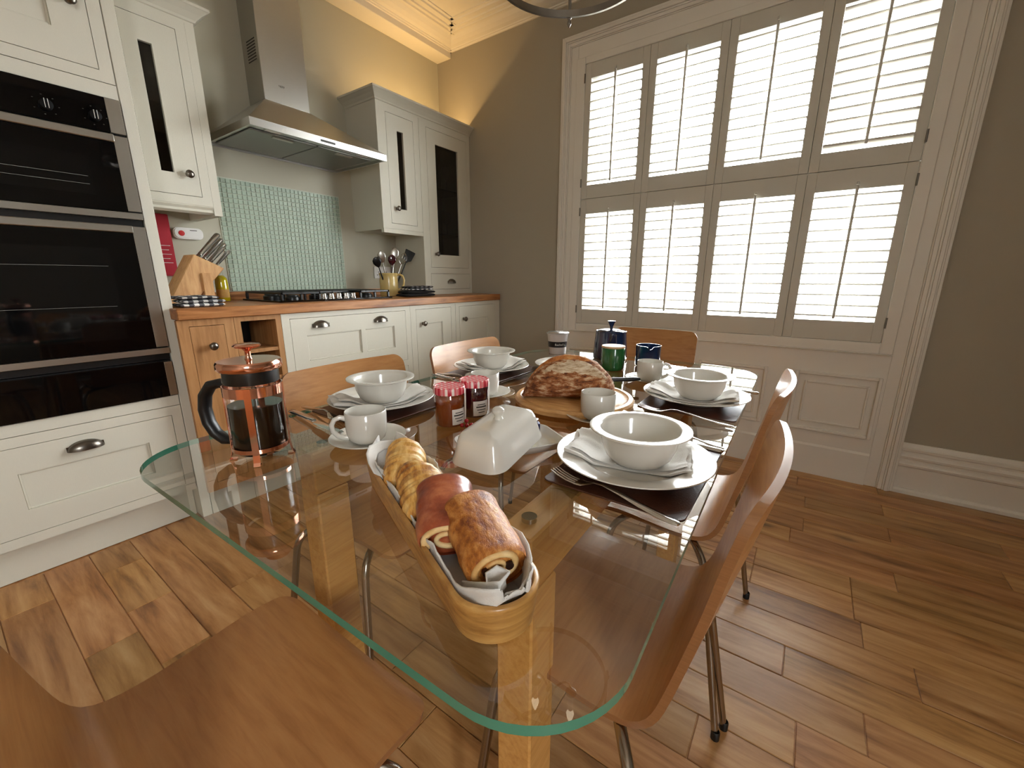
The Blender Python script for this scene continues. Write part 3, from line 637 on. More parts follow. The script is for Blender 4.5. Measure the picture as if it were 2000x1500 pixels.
m = B(0.980, 0.998, YB + 0.02, 2.585, 0.13, ZB); m.box(1.7395, 1.7575, YB + 0.02, 2.585, 0.13, ZB); m.box(0.998, 1.7395, 2.575, 2.585, 0.13, ZB); m.box(0.998, 1.7395, YB + 0.02, 2.575, 0.13, 0.148); m.build('carcass', 'cabinet_cream', t)
face_frame(t, 0.980, 1.7575, 0.13, ZB, YB, [(1.018, 1.720, 0.540, 0.843), (1.018, 1.720, 0.165, 0.505)], 'cabinet_cream')
d = panelled(t, 'drawer', 1.0198, 1.7182, 0.542, 0.841, YB, 'cabinet_cream', [(1.092, 1.402, 0.629, 0.757), (1.430, 1.630, 0.629, 0.757)]); cup_handle(d, 1.172, YB, 0.806, 0.092); cup_handle(d, 1.537, YB, 0.803, 0.092)
d = panelled(t, 'drawer', 1.0198, 1.7182, 0.167, 0.503, YB, 'cabinet_cream', [(1.092, 1.402, 0.25, 0.42), (1.430, 1.630, 0.25, 0.42)]); cup_handle(d, 1.172, YB, 0.468, 0.092); cup_handle(d, 1.537, YB, 0.468, 0.092)
B(0.980, 1.7575, 2.07, 2.086, 0, 0.128).build('plinth', 'cabinet_cream', t)
for (x0, x1, dx0, dx1, px1, kx, lab) in ((1.759, 2.162, 1.804, 2.118, 2.034, 1.858, 'cream base cabinet with one door right of the drawer cabinet'), (2.164, 2.668, 2.204, 2.605, 2.522, 2.248, 'cream base cabinet with one door in the corner by the wall')):
    t = thing('base_cabinet', lab, 'cabinet', ((x0 + x1) / 2, 2.3, 0), 'base cabinets under the worktop')
    m = B(x0, x0 + 0.018, YB + 0.02, 2.585, 0.13, ZB); m.box(x1 - 0.018, x1, YB + 0.02, 2.585, 0.13, ZB); m.box(x0 + 0.018, x1 - 0.018, 2.575, 2.585, 0.13, ZB); m.box(x0 + 0.018, x1 - 0.018, YB + 0.02, 2.575, 0.13, 0.148); m.build('carcass', 'cabinet_cream', t)
    face_frame(t, x0, x1, 0.13, ZB, YB, [(dx0 - G, dx1 + G, 0.165, 0.843)], 'cabinet_cream')
    d = panelled(t, 'door', dx0, dx1, 0.167, 0.841, YB, 'cabinet_cream', [(dx0 + 0.074, px1, 0.25, 0.752)]); knob(d, kx, YB, 0.752)
    B(x0, x1, 2.07, 2.086, 0, 0.128).build('plinth', 'cabinet_cream', t)
wt = thing('worktop', 'oak worktop running along the kitchen wall', 'worktop', (1.6, 2.3, 0.87))
MB().prism([(0.582, 1.990), (2.655, 1.990), (2.672, 2.004), (2.672, YW - 0.002), (0.5985, YW - 0.002), (0.5985, 2.068), (0.582, 2.068)], 'z', 0.870, 0.914).build('slab', 'oak_worktop', wt, bevel=0.003)
B(0.601, 2.168, YW - 0.018, YW - 0.0005, 0.9145, 0.958).build('upstand', 'oak_worktop', wt, bevel=0.002)

# glass mosaic splashback
t = thing('splashback', 'pale green glass mosaic splashback behind the hob', 'splashback', (1.37, 2.59, 0.959))
SX0, SX1, SZ0, SZ1 = 1.022, 1.722, 0.960, 1.534
B(SX0 - 0.004, SX1 + 0.004, YW - 0.004, YW - 0.0003, SZ0, SZ1 + 0.004).build('backing', 'grout', t)
NX, NZ = 29, 24; tw = (SX1 - SX0) / NX; thh = (SZ1 - SZ0) / NZ
tp = None; rest = MB(); cnt = 0
cells = sorted(((i, j) for i in range(NX) for j in range(NZ)), key=lambda c: (c[0] * 1.0 + abs(c[1] - 11) * 0.25))
for (i, j) in cells:
    cx = SX0 + tw * (i + 0.5); cz = SZ0 + thh * (j + 0.5)
    if cnt < 298:
        if tp is None:
            o = MB().box(-tw / 2 + 0.0018, tw / 2 - 0.0018, -0.0035, 0.002, -thh / 2 + 0.0018, thh / 2 - 0.0018).build('tile', 'tile_glass', None, bevel=0.001); tp = o.data
        else: o = bpy.data.objects.new('tile', tp); C.objects.link(o)
        o.parent = t; o.location = Vector((cx, YW - 0.0055, cz)) - Vector(t.location); cnt += 1
    else: rest.box(cx - tw / 2 + 0.0018, cx + tw / 2 - 0.0018, YW - 0.009, YW - 0.0035, cz - thh / 2 + 0.0018, cz + thh / 2 - 0.0018)
o = rest.build('tile_field', 'tile_glass', t, bevel=0.001); o['kind'] = 'stuff'

# gas hob
t = thing('gas_hob', 'black five-burner gas hob set on the oak worktop', 'hob', (1.375, 2.31, 0.914))
HX0, HX1, HY0, HY1 = 1.035, 1.715, 2.105, 2.515
MB().prism(rrect(HX0, HX1, HY0, HY1, 0.012, 4), 'z', 0.9145, 0.923).build('hob_plate', 'black_glass', t, bevel=0.002)
burn = [(1.15, 2.21, 0.036), (1.15, 2.42, 0.045), (1.375, 2.33, 0.06), (1.60, 2.21, 0.036), (1.60, 2.42, 0.045)]
for bx, by, br in burn:
    MB().lathe([(0, 0), (br, 0), (br, 0.012), (br * 0.82, 0.016), (br * 0.8, 0.022), (br * 0.3, 0.024), (0, 0.024)], 24, (bx, by, 0.923)).build('burner', ['black_metal'], t, smooth=40)
for gx0, gx1 in ((1.05, 1.255), (1.265, 1.485), (1.495, 1.70)):
    m = MB(); z0, z1 = 0.952, 0.963; gy0, gy1 = (HY0 + 0.015, HY1 - 0.015) if gx0 != 1.265 else (HY0 + 0.10, HY1 - 0.015)
    for a, b, c, d in ((gx0, gx1, gy0, gy0 + 0.010), (gx0, gx1, gy1 - 0.010, gy1), (gx0, gx0 + 0.010, gy0, gy1), (gx1 - 0.010, gx1, gy0, gy1)): m.box(a, b, c, d, z0, z1)
    cxm = (gx0 + gx1) / 2
    for yy in (gy0 + 0.09, (gy0 + gy1) / 2, gy1 - 0.09): m.box(gx0, gx1, yy - 0.004, yy + 0.004, z0, z1)
    m.box(cxm - 0.004, cxm + 0.004, gy0, gy1, z0, z1)
    for fx in (gx0 + 0.005, cxm, gx1 - 0.005):
        for fy in (gy0 + 0.005, gy1 - 0.005): m.box(fx - 0.006, fx + 0.006, fy - 0.006, fy + 0.006, 0.923, z0)
    m.build('pan_support', 'black_metal', t, bevel=0.0015)
for i in range(5):
    kx = 1.285 + 0.045 * i
    MB().lathe([(0, 0), (0.017, 0), (0.017, 0.006), (0.0145, 0.008), (0.014, 0.026), (0.012, 0.028), (0, 0.028)], 18, (kx, 2.145, 0.9235)).build('hob_knob', 'chrome', t, smooth=40)

# extractor hood
t = thing('extractor_hood', 'stainless steel chimney extractor hood above the hob', 'hood', (1.37, 2.4, 1.68))
hx0, hx1, hy0, zb, zl, zt = 1.005, 1.735, 2.108, 1.680, 1.712, 1.918
cx0, cx1, cy0 = 1.250, 1.490, 2.430
m = MB()
for a in ((hx0, hx1, hy0, hy0 + 0.012, zb, zl), (hx0, hx0 + 0.012, hy0 + 0.012, YW, zb, zl), (hx1 - 0.012, hx1, hy0 + 0.012, YW, zb, zl), (hx0 + 0.012, hx1 - 0.012, YW - 0.012, YW, zb, zl)): m.box(*a)
m.add([(hx0, hy0, zl), (hx1, hy0, zl), (hx1, YW, zl), (hx0, YW, zl), (cx0, cy0, zt), (cx1, cy0, zt), (cx1, YW, zt), (cx0, YW, zt)], [(0, 1, 5, 4), (1, 2, 6, 5), (2, 3, 7, 6), (3, 0, 4, 7), (4, 5, 6, 7)])
m.build('canopy', 'steel', t)
B(hx0 + 0.012, hx1 - 0.012, hy0 + 0.012, YW - 0.012, zb + 0.014, zb + 0.018).build('underside', 'steel', t)
for a, b in ((hx0 + 0.04, 1.366), (1.374, hx1 - 0.04)):
    f_ = B(a, b, hy0 + 0.09, YW - 0.03, zb + 0.006, zb + 0.0135).build('grease_filter', 'steel_filter', t, bevel=0.002)
    B((a + b) / 2 - 0.05, (a + b) / 2 + 0.05, hy0 + 0.10, hy0 + 0.125, zb + 0.001, zb + 0.006).build('latch', 'steel', f_, bevel=0.002)
for lx in (1.13, 1.61): B(lx - 0.035, lx + 0.035, hy0 + 0.035, hy0 + 0.065, zb + 0.008, zb + 0.0135).build('hood_lamp', 'white_plastic', t)
c_ = B(cx0, cx1, cy0, YW, zt, 2.6125).build('chimney', 'steel', t, bevel=0.002)
for i in range(8): B(cx0 - 0.0008, cx0, cy0 + 0.03, cy0 + 0.115, 2.10 + 0.013 * i, 2.105 + 0.013 * i).build('vent_slot', 'black_metal', c_)
B(1.335, 1.415, hy0 - 0.001, hy0, zl - 0.022, zl - 0.012).build('control_strip', 'dark_print', t)
text('NEFF', 0.014, 'maker_mark', 'dark_print', c_, Matrix.Translation(Vector((1.345, cy0 - 0.0004, 2.0)) - Vector(t.location)) @ Matrix.Rotation(R(90), 4, 'X'))

# wall things
t = thing('fire_blanket', 'red fire blanket pouch hanging on the wall behind the knife block', 'fire blanket', (0.765, 2.59, 1.04))
o = MB().prism(rrect(0.700, 0.792, 1.040, 1.325, 0.006, 3), 'y', YW - 0.022, YW - 0.001).build('pouch', 'red_fabric', t, bevel=0.006, seg=2)
for i in range(5): B(0.725, 0.778 - 0.008 * (i % 2), YW - 0.0226, YW - 0.022, 1.10 + 0.020 * i, 1.1025 + 0.020 * i).build('printed_line', 'white_print', t)
t = thing('carbon_monoxide_alarm', 'small white alarm with a red button on the kitchen wall', 'alarm', (0.86, 2.59, 1.22))
MB().prism(rrect(0.800, 0.925, 1.217, 1.270, 0.022, 6), 'y', YW - 0.028, YW - 0.001).build('case', 'white_plastic', t, bevel=0.005, seg=2, smooth=50)
m = MB().lathe([(0, 0), (0.013, 0), (0.012, 0.003), (0, 0.004)], 20); m.xf(Matrix.Translation((0.832, YW - 0.028, 1.243)) @ Matrix.Rotation(R(90), 4, 'X')); m.build('test_button', 'red_plastic', t, smooth=40)
B(0.868, 0.898, YW - 0.0286, YW - 0.028, 1.257, 1.260).build('printed_line', 'dark_print', t)
t = thing('wall_socket', 'white double wall socket half hidden behind the utensil jug', 'socket', (2.01, 2.59, 1.02))
MB().prism(rrect(1.955, 2.10, 1.030, 1.112, 0.006, 3), 'y', YW - 0.010, YW - 0.001).build('faceplate', 'white_plastic', t, bevel=0.002)
for sx in (1.99, 2.06):
    for dx, dz in ((0, 0.012), (-0.011, -0.008), (0.011, -0.008)): B(sx + dx - 0.002, sx + dx + 0.002, YW - 0.0108, YW - 0.0099, 1.062 + dz - 0.004, 1.062 + dz + 0.004).build('pin_hole', 'black_plastic', t)

# knife block, knives, oil and tea towels
ZT = 0.9145
t = thing('knife_block', 'slanted pale wooden knife block standing on the worktop', 'knife block', (0.77, 2.35, ZT))
bp = [(0.650, ZT), (0.745, ZT), (0.895, 1.075), (0.780, 1.135)]
MB().prism(bp, 'y', 2.31, 2.43).build('block', 'block_wood', t, bevel=0.003)
MB().prism([(0.795, ZT), (0.835, ZT), (0.835, 1.052), (0.795, 1.052)], 'y', 2.300, 2.355).build('prop', 'block_wood', t, bevel=0.002)
du = Vector((0.895 - 0.745, 0, 1.075 - ZT)).normalized(); dn = Vector((0.895 - 0.780, 0, 1.075 - 1.135)).normalized()
ks = [(0.025, 2.335, 0.125, 0.023, 'large steel-handled kitchen knife at the left end of the block'), (0.055, 2.365, 0.118, 0.021, 'steel-handled kitchen knife in the middle of the back row'), (0.085, 2.395, 0.112, 0.020, 'steel-handled kitchen knife at the right end of the back row'),
      (0.075, 2.330, 0.078, 0.015, 'short steel-handled knife at the front of the block'), (0.108, 2.355, 0.080, 0.015, 'short steel-handled knife at the right of the front row')]
for (s_, ky, ln, hr, lab) in ks:
    p0 = Vector((0.780, ky, 1.135)) + dn * s_
    k_ = thing('kitchen_knife', lab, 'knife', tuple(p0), 'knives in the knife block')
    MB().tube([p0 + du * 0.0006, p0 + du * 0.008, p0 + du * 0.016], [hr * 0.8, hr * 0.8, hr * 0.72], 10, flat=0.55).build('bolster', 'chrome', k_, smooth=40)
    MB().tube([p0 + du * 0.016, p0 + du * (0.02 + ln * 0.25), p0 + du * (0.02 + ln * 0.7), p0 + du * (0.014 + ln), p0 + du * (0.02 + ln)], [hr * 0.72, hr * 0.8, hr * 0.95, hr * 1.0, hr * 0.7], 12, flat=0.55).build('handle', 'steel', k_, smooth=40)
t = thing('oil_bottle', 'small glass bottle of yellow oil beside the knife block', 'bottle', (0.925, 2.45, ZT))
MB().lathe([(0, 0.0008), (0.028, 0.0008), (0.030, 0.004), (0.030, 0.095), (0.027, 0.115), (0.013, 0.130), (0.0115, 0.150), (0.0125, 0.152)], 24, (0.925, 2.45, ZT)).build('bottle', 'vessel_glass', t, smooth=50)
MB().lathe([(0, 0.003), (0.0275, 0.003), (0.0285, 0.006), (0.0285, 0.094), (0.0255, 0.114), (0.0125, 0.128), (0, 0.1285)], 24, (0.925, 2.45, ZT)).build('oil', 'oil', t, smooth=50)
MB().lathe([(0, 0.152), (0.0135, 0.152), (0.0135, 0.170), (0.012, 0.172), (0, 0.172)], 20, (0.925, 2.45, ZT)).build('cap', 'foil_lid', t, smooth=40)
m = MB(); vs = []
for k in range(9):
    a = R(190 + 15 * k); vs += [(0.925 + 0.0306 * math.cos(a), 2.45 + 0.0306 * math.sin(a), ZT + 0.02), (0.925 + 0.0306 * math.cos(a), 2.45 + 0.0306 * math.sin(a), ZT + 0.06)]
m.add(vs, [(2 * k, 2 * k + 2, 2 * k + 3, 2 * k + 1) for k in range(8)]).build('label', 'amber_label', t, smooth=60)

def folded_cloth(name, label, cat, loc, sx, sy, layers, mat, rz=0, wav=0.003, lay_t=0.010, group=None):
    """stack of rounded cloth folds"""
    t = thing(name, label, cat, loc, group, rz)
    for i in range(layers):
        m = MB(); nx, ny = 26, 14; k = 1 - 0.05 * i; vs = []; ox = 0.010 * math.sin(2.1 * i)
        for side in (0, 1):
            for a in range(nx + 1):
                for b in range(ny + 1):
                    u, v = a / nx * 2 - 1, b / ny * 2 - 1
                    ed = max(0.0, 1 - max(abs(u), abs(v)) ** 6)
                    z = lay_t * (i + 0.5) + (1 if side else -1) * lay_t * 0.48 * math.sqrt(ed)
                    if side or i: z += wav * noise.noise(Vector((u * 2.2 + i * 3, v * 1.6, loc[0] * 9)))
                    vs.append((u * sx / 2 * k + ox, v * sy / 2 * k, max(z, 0.0008)))
        q = (nx + 1) * (ny + 1); fs = []
        for a in range(nx):
            for b in range(ny):
                p = a * (ny + 1) + b; fs += [(p, p + 1, p + ny + 2, p + ny + 1), (q + p, q + p + ny + 1, q + p + ny + 2, q + p + 1)]
        bd = [a * (ny + 1) for a in range(nx + 1)] + [nx * (ny + 1) + b for b in range(1, ny + 1)] + [a * (ny + 1) + ny for a in range(nx - 1, -1, -1)] + [b for b in range(ny - 1, 0, -1)]
        for a, b in zip(bd, bd[1:] + bd[:1]): fs.append((a, b, q + b, q + a))
        for vi in range(len(vs)): vs[vi] = Vector(vs[vi]) + (wloc(t))
        o = m.add(vs, fs).build('fold', mat, t, smooth=70)
    return t
folded_cloth('tea_towel', 'black and white gingham tea towel folded in front of the knife block', 'tea towel', (0.695, 2.11, ZT), 0.165, 0.13, 3, 'gingham_black', 0.05, lay_t=0.015)
folded_cloth('oven_glove', 'folded black oven glove on the worktop beside the yellow jug', 'oven glove', (1.955, 2.165, ZT), 0.25, 0.12, 2, 'black_cloth', -0.05, lay_t=0.019)
folded_cloth('tea_towel', 'black and white tea towel folded on top of the black oven glove', 'tea towel', (1.965, 2.170, ZT + 0.0395), 0.205, 0.115, 2, 'gingham_black', -0.12, lay_t=0.014)

# jug of utensils
jx, jy = 1.915, 2.385
t = thing('utensil_jug', 'pale yellow glazed jug holding cooking utensils', 'jug', (jx, jy, ZT))
MB().lathe([(0, 0.0006), (0.056, 0.0006), (0.060, 0.006), (0.061, 0.05), (0.061, 0.10), (0.058, 0.125), (0.060, 0.138), (0.064, 0.147), (0.062, 0.150), (0.056, 0.140), (0.055, 0.02), (0, 0.012)], 32, (jx, jy, ZT)).build('body', 'jug_yellow', t, smooth=50)
hd = Vector((0.62, -0.78, 0)).normalized()
MB().tube([Vector((jx, jy, ZT)) + hd * r_ + Vector((0, 0, z_)) for r_, z_ in ((0.058, 0.135), (0.075, 0.142), (0.095, 0.132), (0.104, 0.105), (0.100, 0.075), (0.085, 0.05), (0.060, 0.038))], 0.007, 10).build('handle', 'jug_yellow', t, smooth=60)
def utensil(name, label, top, kind, mat):
    p0 = Vector((jx, jy, ZT + 0.016)); p1 = Vector(top); d_ = (p1 - p0); tb = p0 + Vector((d_.x * 0.15, d_.y * 0.15, 0)); d_ = (p1 - tb).normalized()
    u = thing(name, label, 'utensil', tuple(tb), 'utensils in the yellow jug'); L_ = (p1 - tb).length
    MB().tube([tb + d_ * (L_ * q) for q in (0, 0.3, 0.6, 0.74)], [0.005, 0.0055, 0.004, 0.003], 8).build('handle', mat, u, smooth=50)
    side = d_.cross(Vector((0.58, 0.82, 0))).normalized()
    if kind == 'spoon':
        MB().tube([tb + d_ * (L_ * q) for q in (0.72, 0.77, 0.84, 0.92, 0.98, 1.0)], [0.003, 0.016, 0.027, 0.027, 0.014, 0.002], 14, flat=0.22, upv=(0.58, 0.82, 0)).build('bowl', mat, u, smooth=60)
    elif kind == 'slice':
        MB().tube([tb + d_ * (L_ * q) for q in (0.72, 0.76, 0.80, 0.99, 1.0)], [0.003, 0.012, 0.030, 0.036, 0.034], 14, flat=0.10, upv=(0.58, 0.82, 0)).build('blade', mat, u, smooth=40)
    else:
        for k in range(5):
            a = math.pi * k / 5; e1 = side * math.cos(a) + d_.cross(side) * math.sin(a)
            MB().tube([tb + d_ * (L_ * (0.72 + 0.28 * q)) + e1 * (0.028 * math.sin(math.pi * min(1, q * 1.0)) ** 0.8 * (1 if True else 0)) for q in [j / 10 for j in range(11)]], 0.0014, 6).build('whisk_wire', 'chrome', u, smooth=60)
utensil('serving_spoon', 'dark serving spoon leaning far left in the jug', (1.80, 2.36, 1.165), 'spoon', 'black_metal')
utensil('slotted_spoon', 'steel spoon leaning left in the jug', (1.845, 2.36, 1.205), 'spoon', 'steel')
utensil('ladle', 'brown ladle standing in the middle of the jug', (1.93, 2.35, 1.185), 'spoon', 'jam_dark')
utensil('fish_slice', 'tall steel slice standing upright in the jug', (1.975, 2.37, 1.235), 'spoon', 'steel')
utensil('whisk', 'wire whisk leaning right in the jug', (2.03, 2.34, 1.20), 'whisk', 'steel')
utensil('spatula', 'black slotted spatula leaning far right in the jug', (2.085, 2.34, 1.215), 'slice', 'black_metal')

# ------------------------------------------------------------------ glass dining table
ZTAB = 0.720
tb = thing('dining_table', 'glass-topped dining table on a light wooden frame', 'table', (0.921, 0.538, 0), rz=R(1.6))
L2, W2 = 0.752, 0.443
outl = rrect(-L2, L2, -W2, W2, [0.15, 0.12, 0.10, 0.15], 12)
n = len(outl); GT = 0.010
m = MB(); m.add([(x, y, ZTAB) for x, y in outl], [tuple(range(n))]); m.add([(x, y, ZTAB - GT) for x, y in outl], [tuple(range(n - 1, -1, -1))])
me = bpy.data.meshes.new('glass_top'); me.from_pydata([tuple(p) for p in m.v], [], m.f); me.materials.append(MATS['table_glass'])
o = bpy.data.objects.new('glass_top', me); C.objects.link(o); o.parent = tb
m = MB(); vs = []
for x, y in outl: vs += [(x, y, ZTAB - GT), (x, y, ZTAB)]
m.add(vs, [(2 * i, (2 * i + 2) % (2 * n), (2 * i + 3) % (2 * n), 2 * i + 1) for i in range(n)])
me = bpy.data.meshes.new('glass_edge'); me.from_pydata([tuple(p) for p in m.v], [], m.f); me.materials.append(MATS['glass_edge']); me.polygons.foreach_set('use_smooth', [True] * len(me.polygons))
o = bpy.data.objects.new('glass_edge', me); C.objects.link(o); o.parent = tb
def tpart(name, *bx, mat='table_wood', bevel=0.003):
    o = MB().box(*bx).build(name, mat, None, bevel=bevel); o.parent = tb; return o
for s_ in (-1, 1):
    tpart('long_rail', -0.53, 0.53, s_ * 0.245 - 0.027, s_ * 0.245 + 0.027, 0.615, 0.703)
    for e in (-1, 1):
        tpart('leg', e * 0.495 - 0.035, e * 0.495 + 0.035, s_ * 0.245 - 0.030, s_ * 0.245 + 0.030, 0.0, 0.6148)
        m = MB().lathe([(0, 0), (0.011, 0), (0.011, 0.0068), (0, 0.0068)], 20, (e * 0.49, s_ * 0.245, 0.7031)); o = m.build('glass_pad', 'chrome', None, smooth=40); o.parent = tb
tpart('cross_rail', 0.03, 0.09, -0.2178, 0.2178, 0.625, 0.695)

# ------------------------------------------------------------------ bent-plywood chairs
def smooth_path(pts, n):
    out = []
    P = [Vector((p[0], p[1])) for p in pts]
    for i in range(len(P) - 1):
        a, b, c, d = P[max(i - 1, 0)], P[i], P[i + 1], P[min(i + 2, len(P) - 1)]
        for k in range(n):
            t = k / n; out.append(0.5 * ((2 * b) + (c - a) * t + (2 * a - 5 * b + 4 * c - d) * t * t + (3 * b - a - 3 * c + d) * t ** 3))
    return out + [P[-1]]
def make_chair():
    t = thing('dining_chair', '', 'chair', (0, 0, 0), 'bent-plywood dining chairs round the glass table')
    prof = smooth_path([(0.399, 0.440), (0.375, 0.449), (0.32, 0.453), (0.25, 0.447), (0.19, 0.442), (0.145, 0.444), (0.114, 0.455), (0.096, 0.480), (0.084, 0.52), (0.072, 0.57), (0.053, 0.655), (0.040, 0.724), (0.031, 0.765), (0.023, 0.801)], 5)
    ln = [0]
    for a, b in zip(prof, prof[1:]): ln.append(ln[-1] + (b - a).length)
    tot = ln[-1]
    # even resampling, denser at both ends
    S = []; rad = 0.034
    for k in range(9): S.append(rad * (1 - math.cos(math.pi / 2 * k / 8)))
    mid = 40
    for k in range(1, mid): S.append(rad + (tot - 2 * rad) * k / mid)
    for k in range(8, -1, -1): S.append(tot - rad * (1 - math.cos(math.pi / 2 * k / 8)))
    def at(s_):
        for i in range(len(ln) - 1):
            if s_ <= ln[i + 1] + 1e-9:
                q = (s_ - ln[i]) / max(1e-9, ln[i + 1] - ln[i]); return prof[i].lerp(prof[i + 1], max(0, min(1, q)))
        return prof[-1]
    HW, NW, T = 0.192, 14, 0.0105
    rows = []
    for s_ in S:
        p = at(s_); q = (at(min(tot, s_ + 0.004)) - at(max(0, s_ - 0.004))).normalized(); nrm = Vector((q.y, -q.x))   # towards sitter / up
        if nrm.y < 0 and s_ < tot * 0.4: nrm = -nrm
        e = min(s_, tot - s_); hw = HW - rad + math.sqrt(max(0, rad * rad - (rad - min(rad, e)) ** 2))
        if e < 1e-9: hw = HW - rad
        rows.append((p, nrm, hw))
    # consistent normal direction
    for i in range(1, len(rows)):
        if rows[i][1].dot(rows[i - 1][1]) < 0: rows[i] = (rows[i][0], -rows[i][1], rows[i][2])
    if rows[4][1].y < 0: rows = [(p, -nn, h) for p, nn, h in rows]
    m = MB(); vs = []; nr = len(rows)
    for side in (0, 1):
        for p, nn, hw in rows:
            for j in range(NW + 1):
                u = (j / NW * 2 - 1); x = hw * u
                cv = max(0, min(1, (p.y - 0.50) / 0.22)); dy = -0.021 * cv * (1 - (x / HW) ** 2)
                dz = -0.004 * (1 - (x / HW) ** 2) if p.y < 0.47 else 0
                off = 0 if side == 0 else -T
                vs.append((x, p.x + nn.x * off + dy, p.y + nn.y * off + dz))
    q = nr * (NW + 1); fs = []; mi = []
    for i in range(nr - 1):
        for j in range(NW):
            a = i * (NW + 1) + j; fs.append((a, a + 1, a + NW + 2, a + NW + 1)); mi.append(0); fs.append((q + a, q + a + NW + 1, q + a + NW + 2, q + a + 1)); mi.append(0)
    bd = [i * (NW + 1) for i in range(nr)] + [(nr - 1) * (NW + 1) + j for j in range(1, NW + 1)] + [i * (NW + 1) + NW for i in range(nr - 2, -1, -1)] + [j for j in range(NW - 1, 0, -1)]
    for a, b in zip(bd, bd[1:] + bd[:1]): fs.append((a, b, q + b, q + a)); mi.append(1)
    m.v = [Vector(v) for v in vs]; m.f = fs; m.mi = mi
    m.build('seat_shell', ['chair_beech', 'ply_edge'], t, smooth=50)
    zu = 0.4275
    for sx in (-1, 1):
        MB().tube([(sx * 0.045, 0.215, zu)] + bez((sx * 0.12, 0.175, zu), (sx * 0.20, 0.130, zu + 0.001), (sx * 0.228, 0.105, zu), (sx * 0.238, 0.095, 0.375), 8) + [(sx * 0.268, 0.030, 0.012)], [0.0085] * 10 + [0.0075], 10).build('leg', 'leg_steel', t, smooth=50)
        MB().tube([(sx * 0.045, 0.235, zu)] + bez((sx * 0.11, 0.275, zu), (sx * 0.18, 0.315, zu + 0.001), (sx * 0.205, 0.33, zu), (sx * 0.212, 0.335, 0.375), 8) + [(sx * 0.250, 0.372, 0.012)], [0.0085] * 10 + [0.0075], 10).build('leg', 'leg_steel', t, smooth=50)
        for (fx, fy) in ((0.269, 0.029), (0.251, 0.373)):
            MB().lathe([(0, 0), (0.0095, 0), (0.0095, 0.02), (0.008, 0.022)], 12, (sx * fx, fy, 0.0007)).build('foot_cap', 'black_plastic', t, smooth=50)
    MB().lathe([(0, 0.4225), (0.062, 0.4225), (0.062, 0.4315), (0, 0.4315)], 24, (0, 0.225, 0)).build('mounting_plate', 'leg_steel', t, smooth=40)
    return t
ch0 = make_chair()
chairs = [((0.640, 0.0, 0), 0, 'nearest bent-plywood chair on the right side of the glass table'),
          ((1.142, 0.012, 0), 0, 'farther bent-plywood chair on the right side of the glass table'),
          ((0.675, 1.062, 0), 180, 'bent-plywood chair on the kitchen side, behind the copper cafetiere'),
          ((1.180, 1.062, 0), 180, 'bent-plywood chair on the kitchen side, nearer the window'),
          ((2.005, 0.585, 0), 90, 'bent-plywood chair at the window end, behind the blue pot'),
          ((-0.085, 0.548, 0), -90, 'bent-plywood chair at the near end, seat in the lower left foreground')]
for i, (lc, rz, lab) in enumerate(chairs):
    o = ch0 if i == 0 else copy_tree(ch0)
    o.location = lc; o.rotation_euler.z = R(rz); o['label'] = lab
bpy.context.view_layer.update()

# ------------------------------------------------------------------ lantern pendant over the table
LX, LY, LR, LZ = 1.015, 0.551, 0.186, 1.710
t = thing('pendant_lantern', 'round metal and glass lantern hanging over the table', 'pendant light', (LX, LY, LZ))
def band(r0, r1, z0, z1): return MB().lathe([(r0, z0), (r1, z0), (r1, z1), (r0, z1)], 64, (LX, LY, LZ), closed=True)
band(LR - 0.007, LR, 0, 0.016).build('ring', 'lantern_metal', t, smooth=40)
band(LR - 0.007, LR, 0.40, 0.416).build('ring', 'lantern_metal', t, smooth=40)
MB().lathe([(LR - 0.004, 0.016), (LR - 0.004, 0.40)], 48, (LX, LY, LZ)).build('glass_cylinder', 'window_glass', t, smooth=60)
for k in range(4):
    a = R(30 + 90 * k); ex, ey = LX + (LR + 0.002) * math.cos(a), LY + (LR + 0.002) * math.sin(a)
    b_ = B(ex - 0.004, ex + 0.004, ey - 0.004, ey + 0.004, LZ - 0.002, LZ + 0.42).build('upright', 'lantern_metal', t, bevel=0.002)
    MB().lathe([(0, 0.012), (0.008, 0.010), (0.009, 0.004), (0.005, 0), (0.0035, -0.004), (0.0055, -0.008), (0.0055, -0.013), (0.003, -0.018), (0, -0.023)], 12, (ex, ey, LZ)).build('finial', 'lantern_metal', b_, smooth=60)
    MB().tube(bez((ex, ey, LZ + 0.415), (LX + 0.15 * math.cos(a), LY + 0.15 * math.sin(a), LZ + 0.52), (LX + 0.05 * math.cos(a), LY + 0.05 * math.sin(a), LZ + 0.50), (LX, LY, LZ + 0.60), 10), 0.004, 8).build('top_scroll', 'lantern_metal', t, smooth=60)
MB().lathe([(0, 0.06), (0.010, 0.065), (0.016, 0.08), (0.010, 0.10), (0.006, 0.115), (0.006, 0.60), (0.012, 0.61), (0.012, 0.63), (0.004, 0.64), (0.004, ZC - LZ - 0.021)], 16, (LX, LY, LZ)).build('stem', 'lantern_metal', t, smooth=50)
MB().lathe([(0.0, ZC - LZ - 0.022), (0.05, ZC - LZ - 0.02), (0.055, ZC - LZ - 0.001), (0, ZC - LZ - 0.001)], 24, (LX, LY, LZ)).build('ceiling_rose', 'lantern_metal', t, smooth=40)
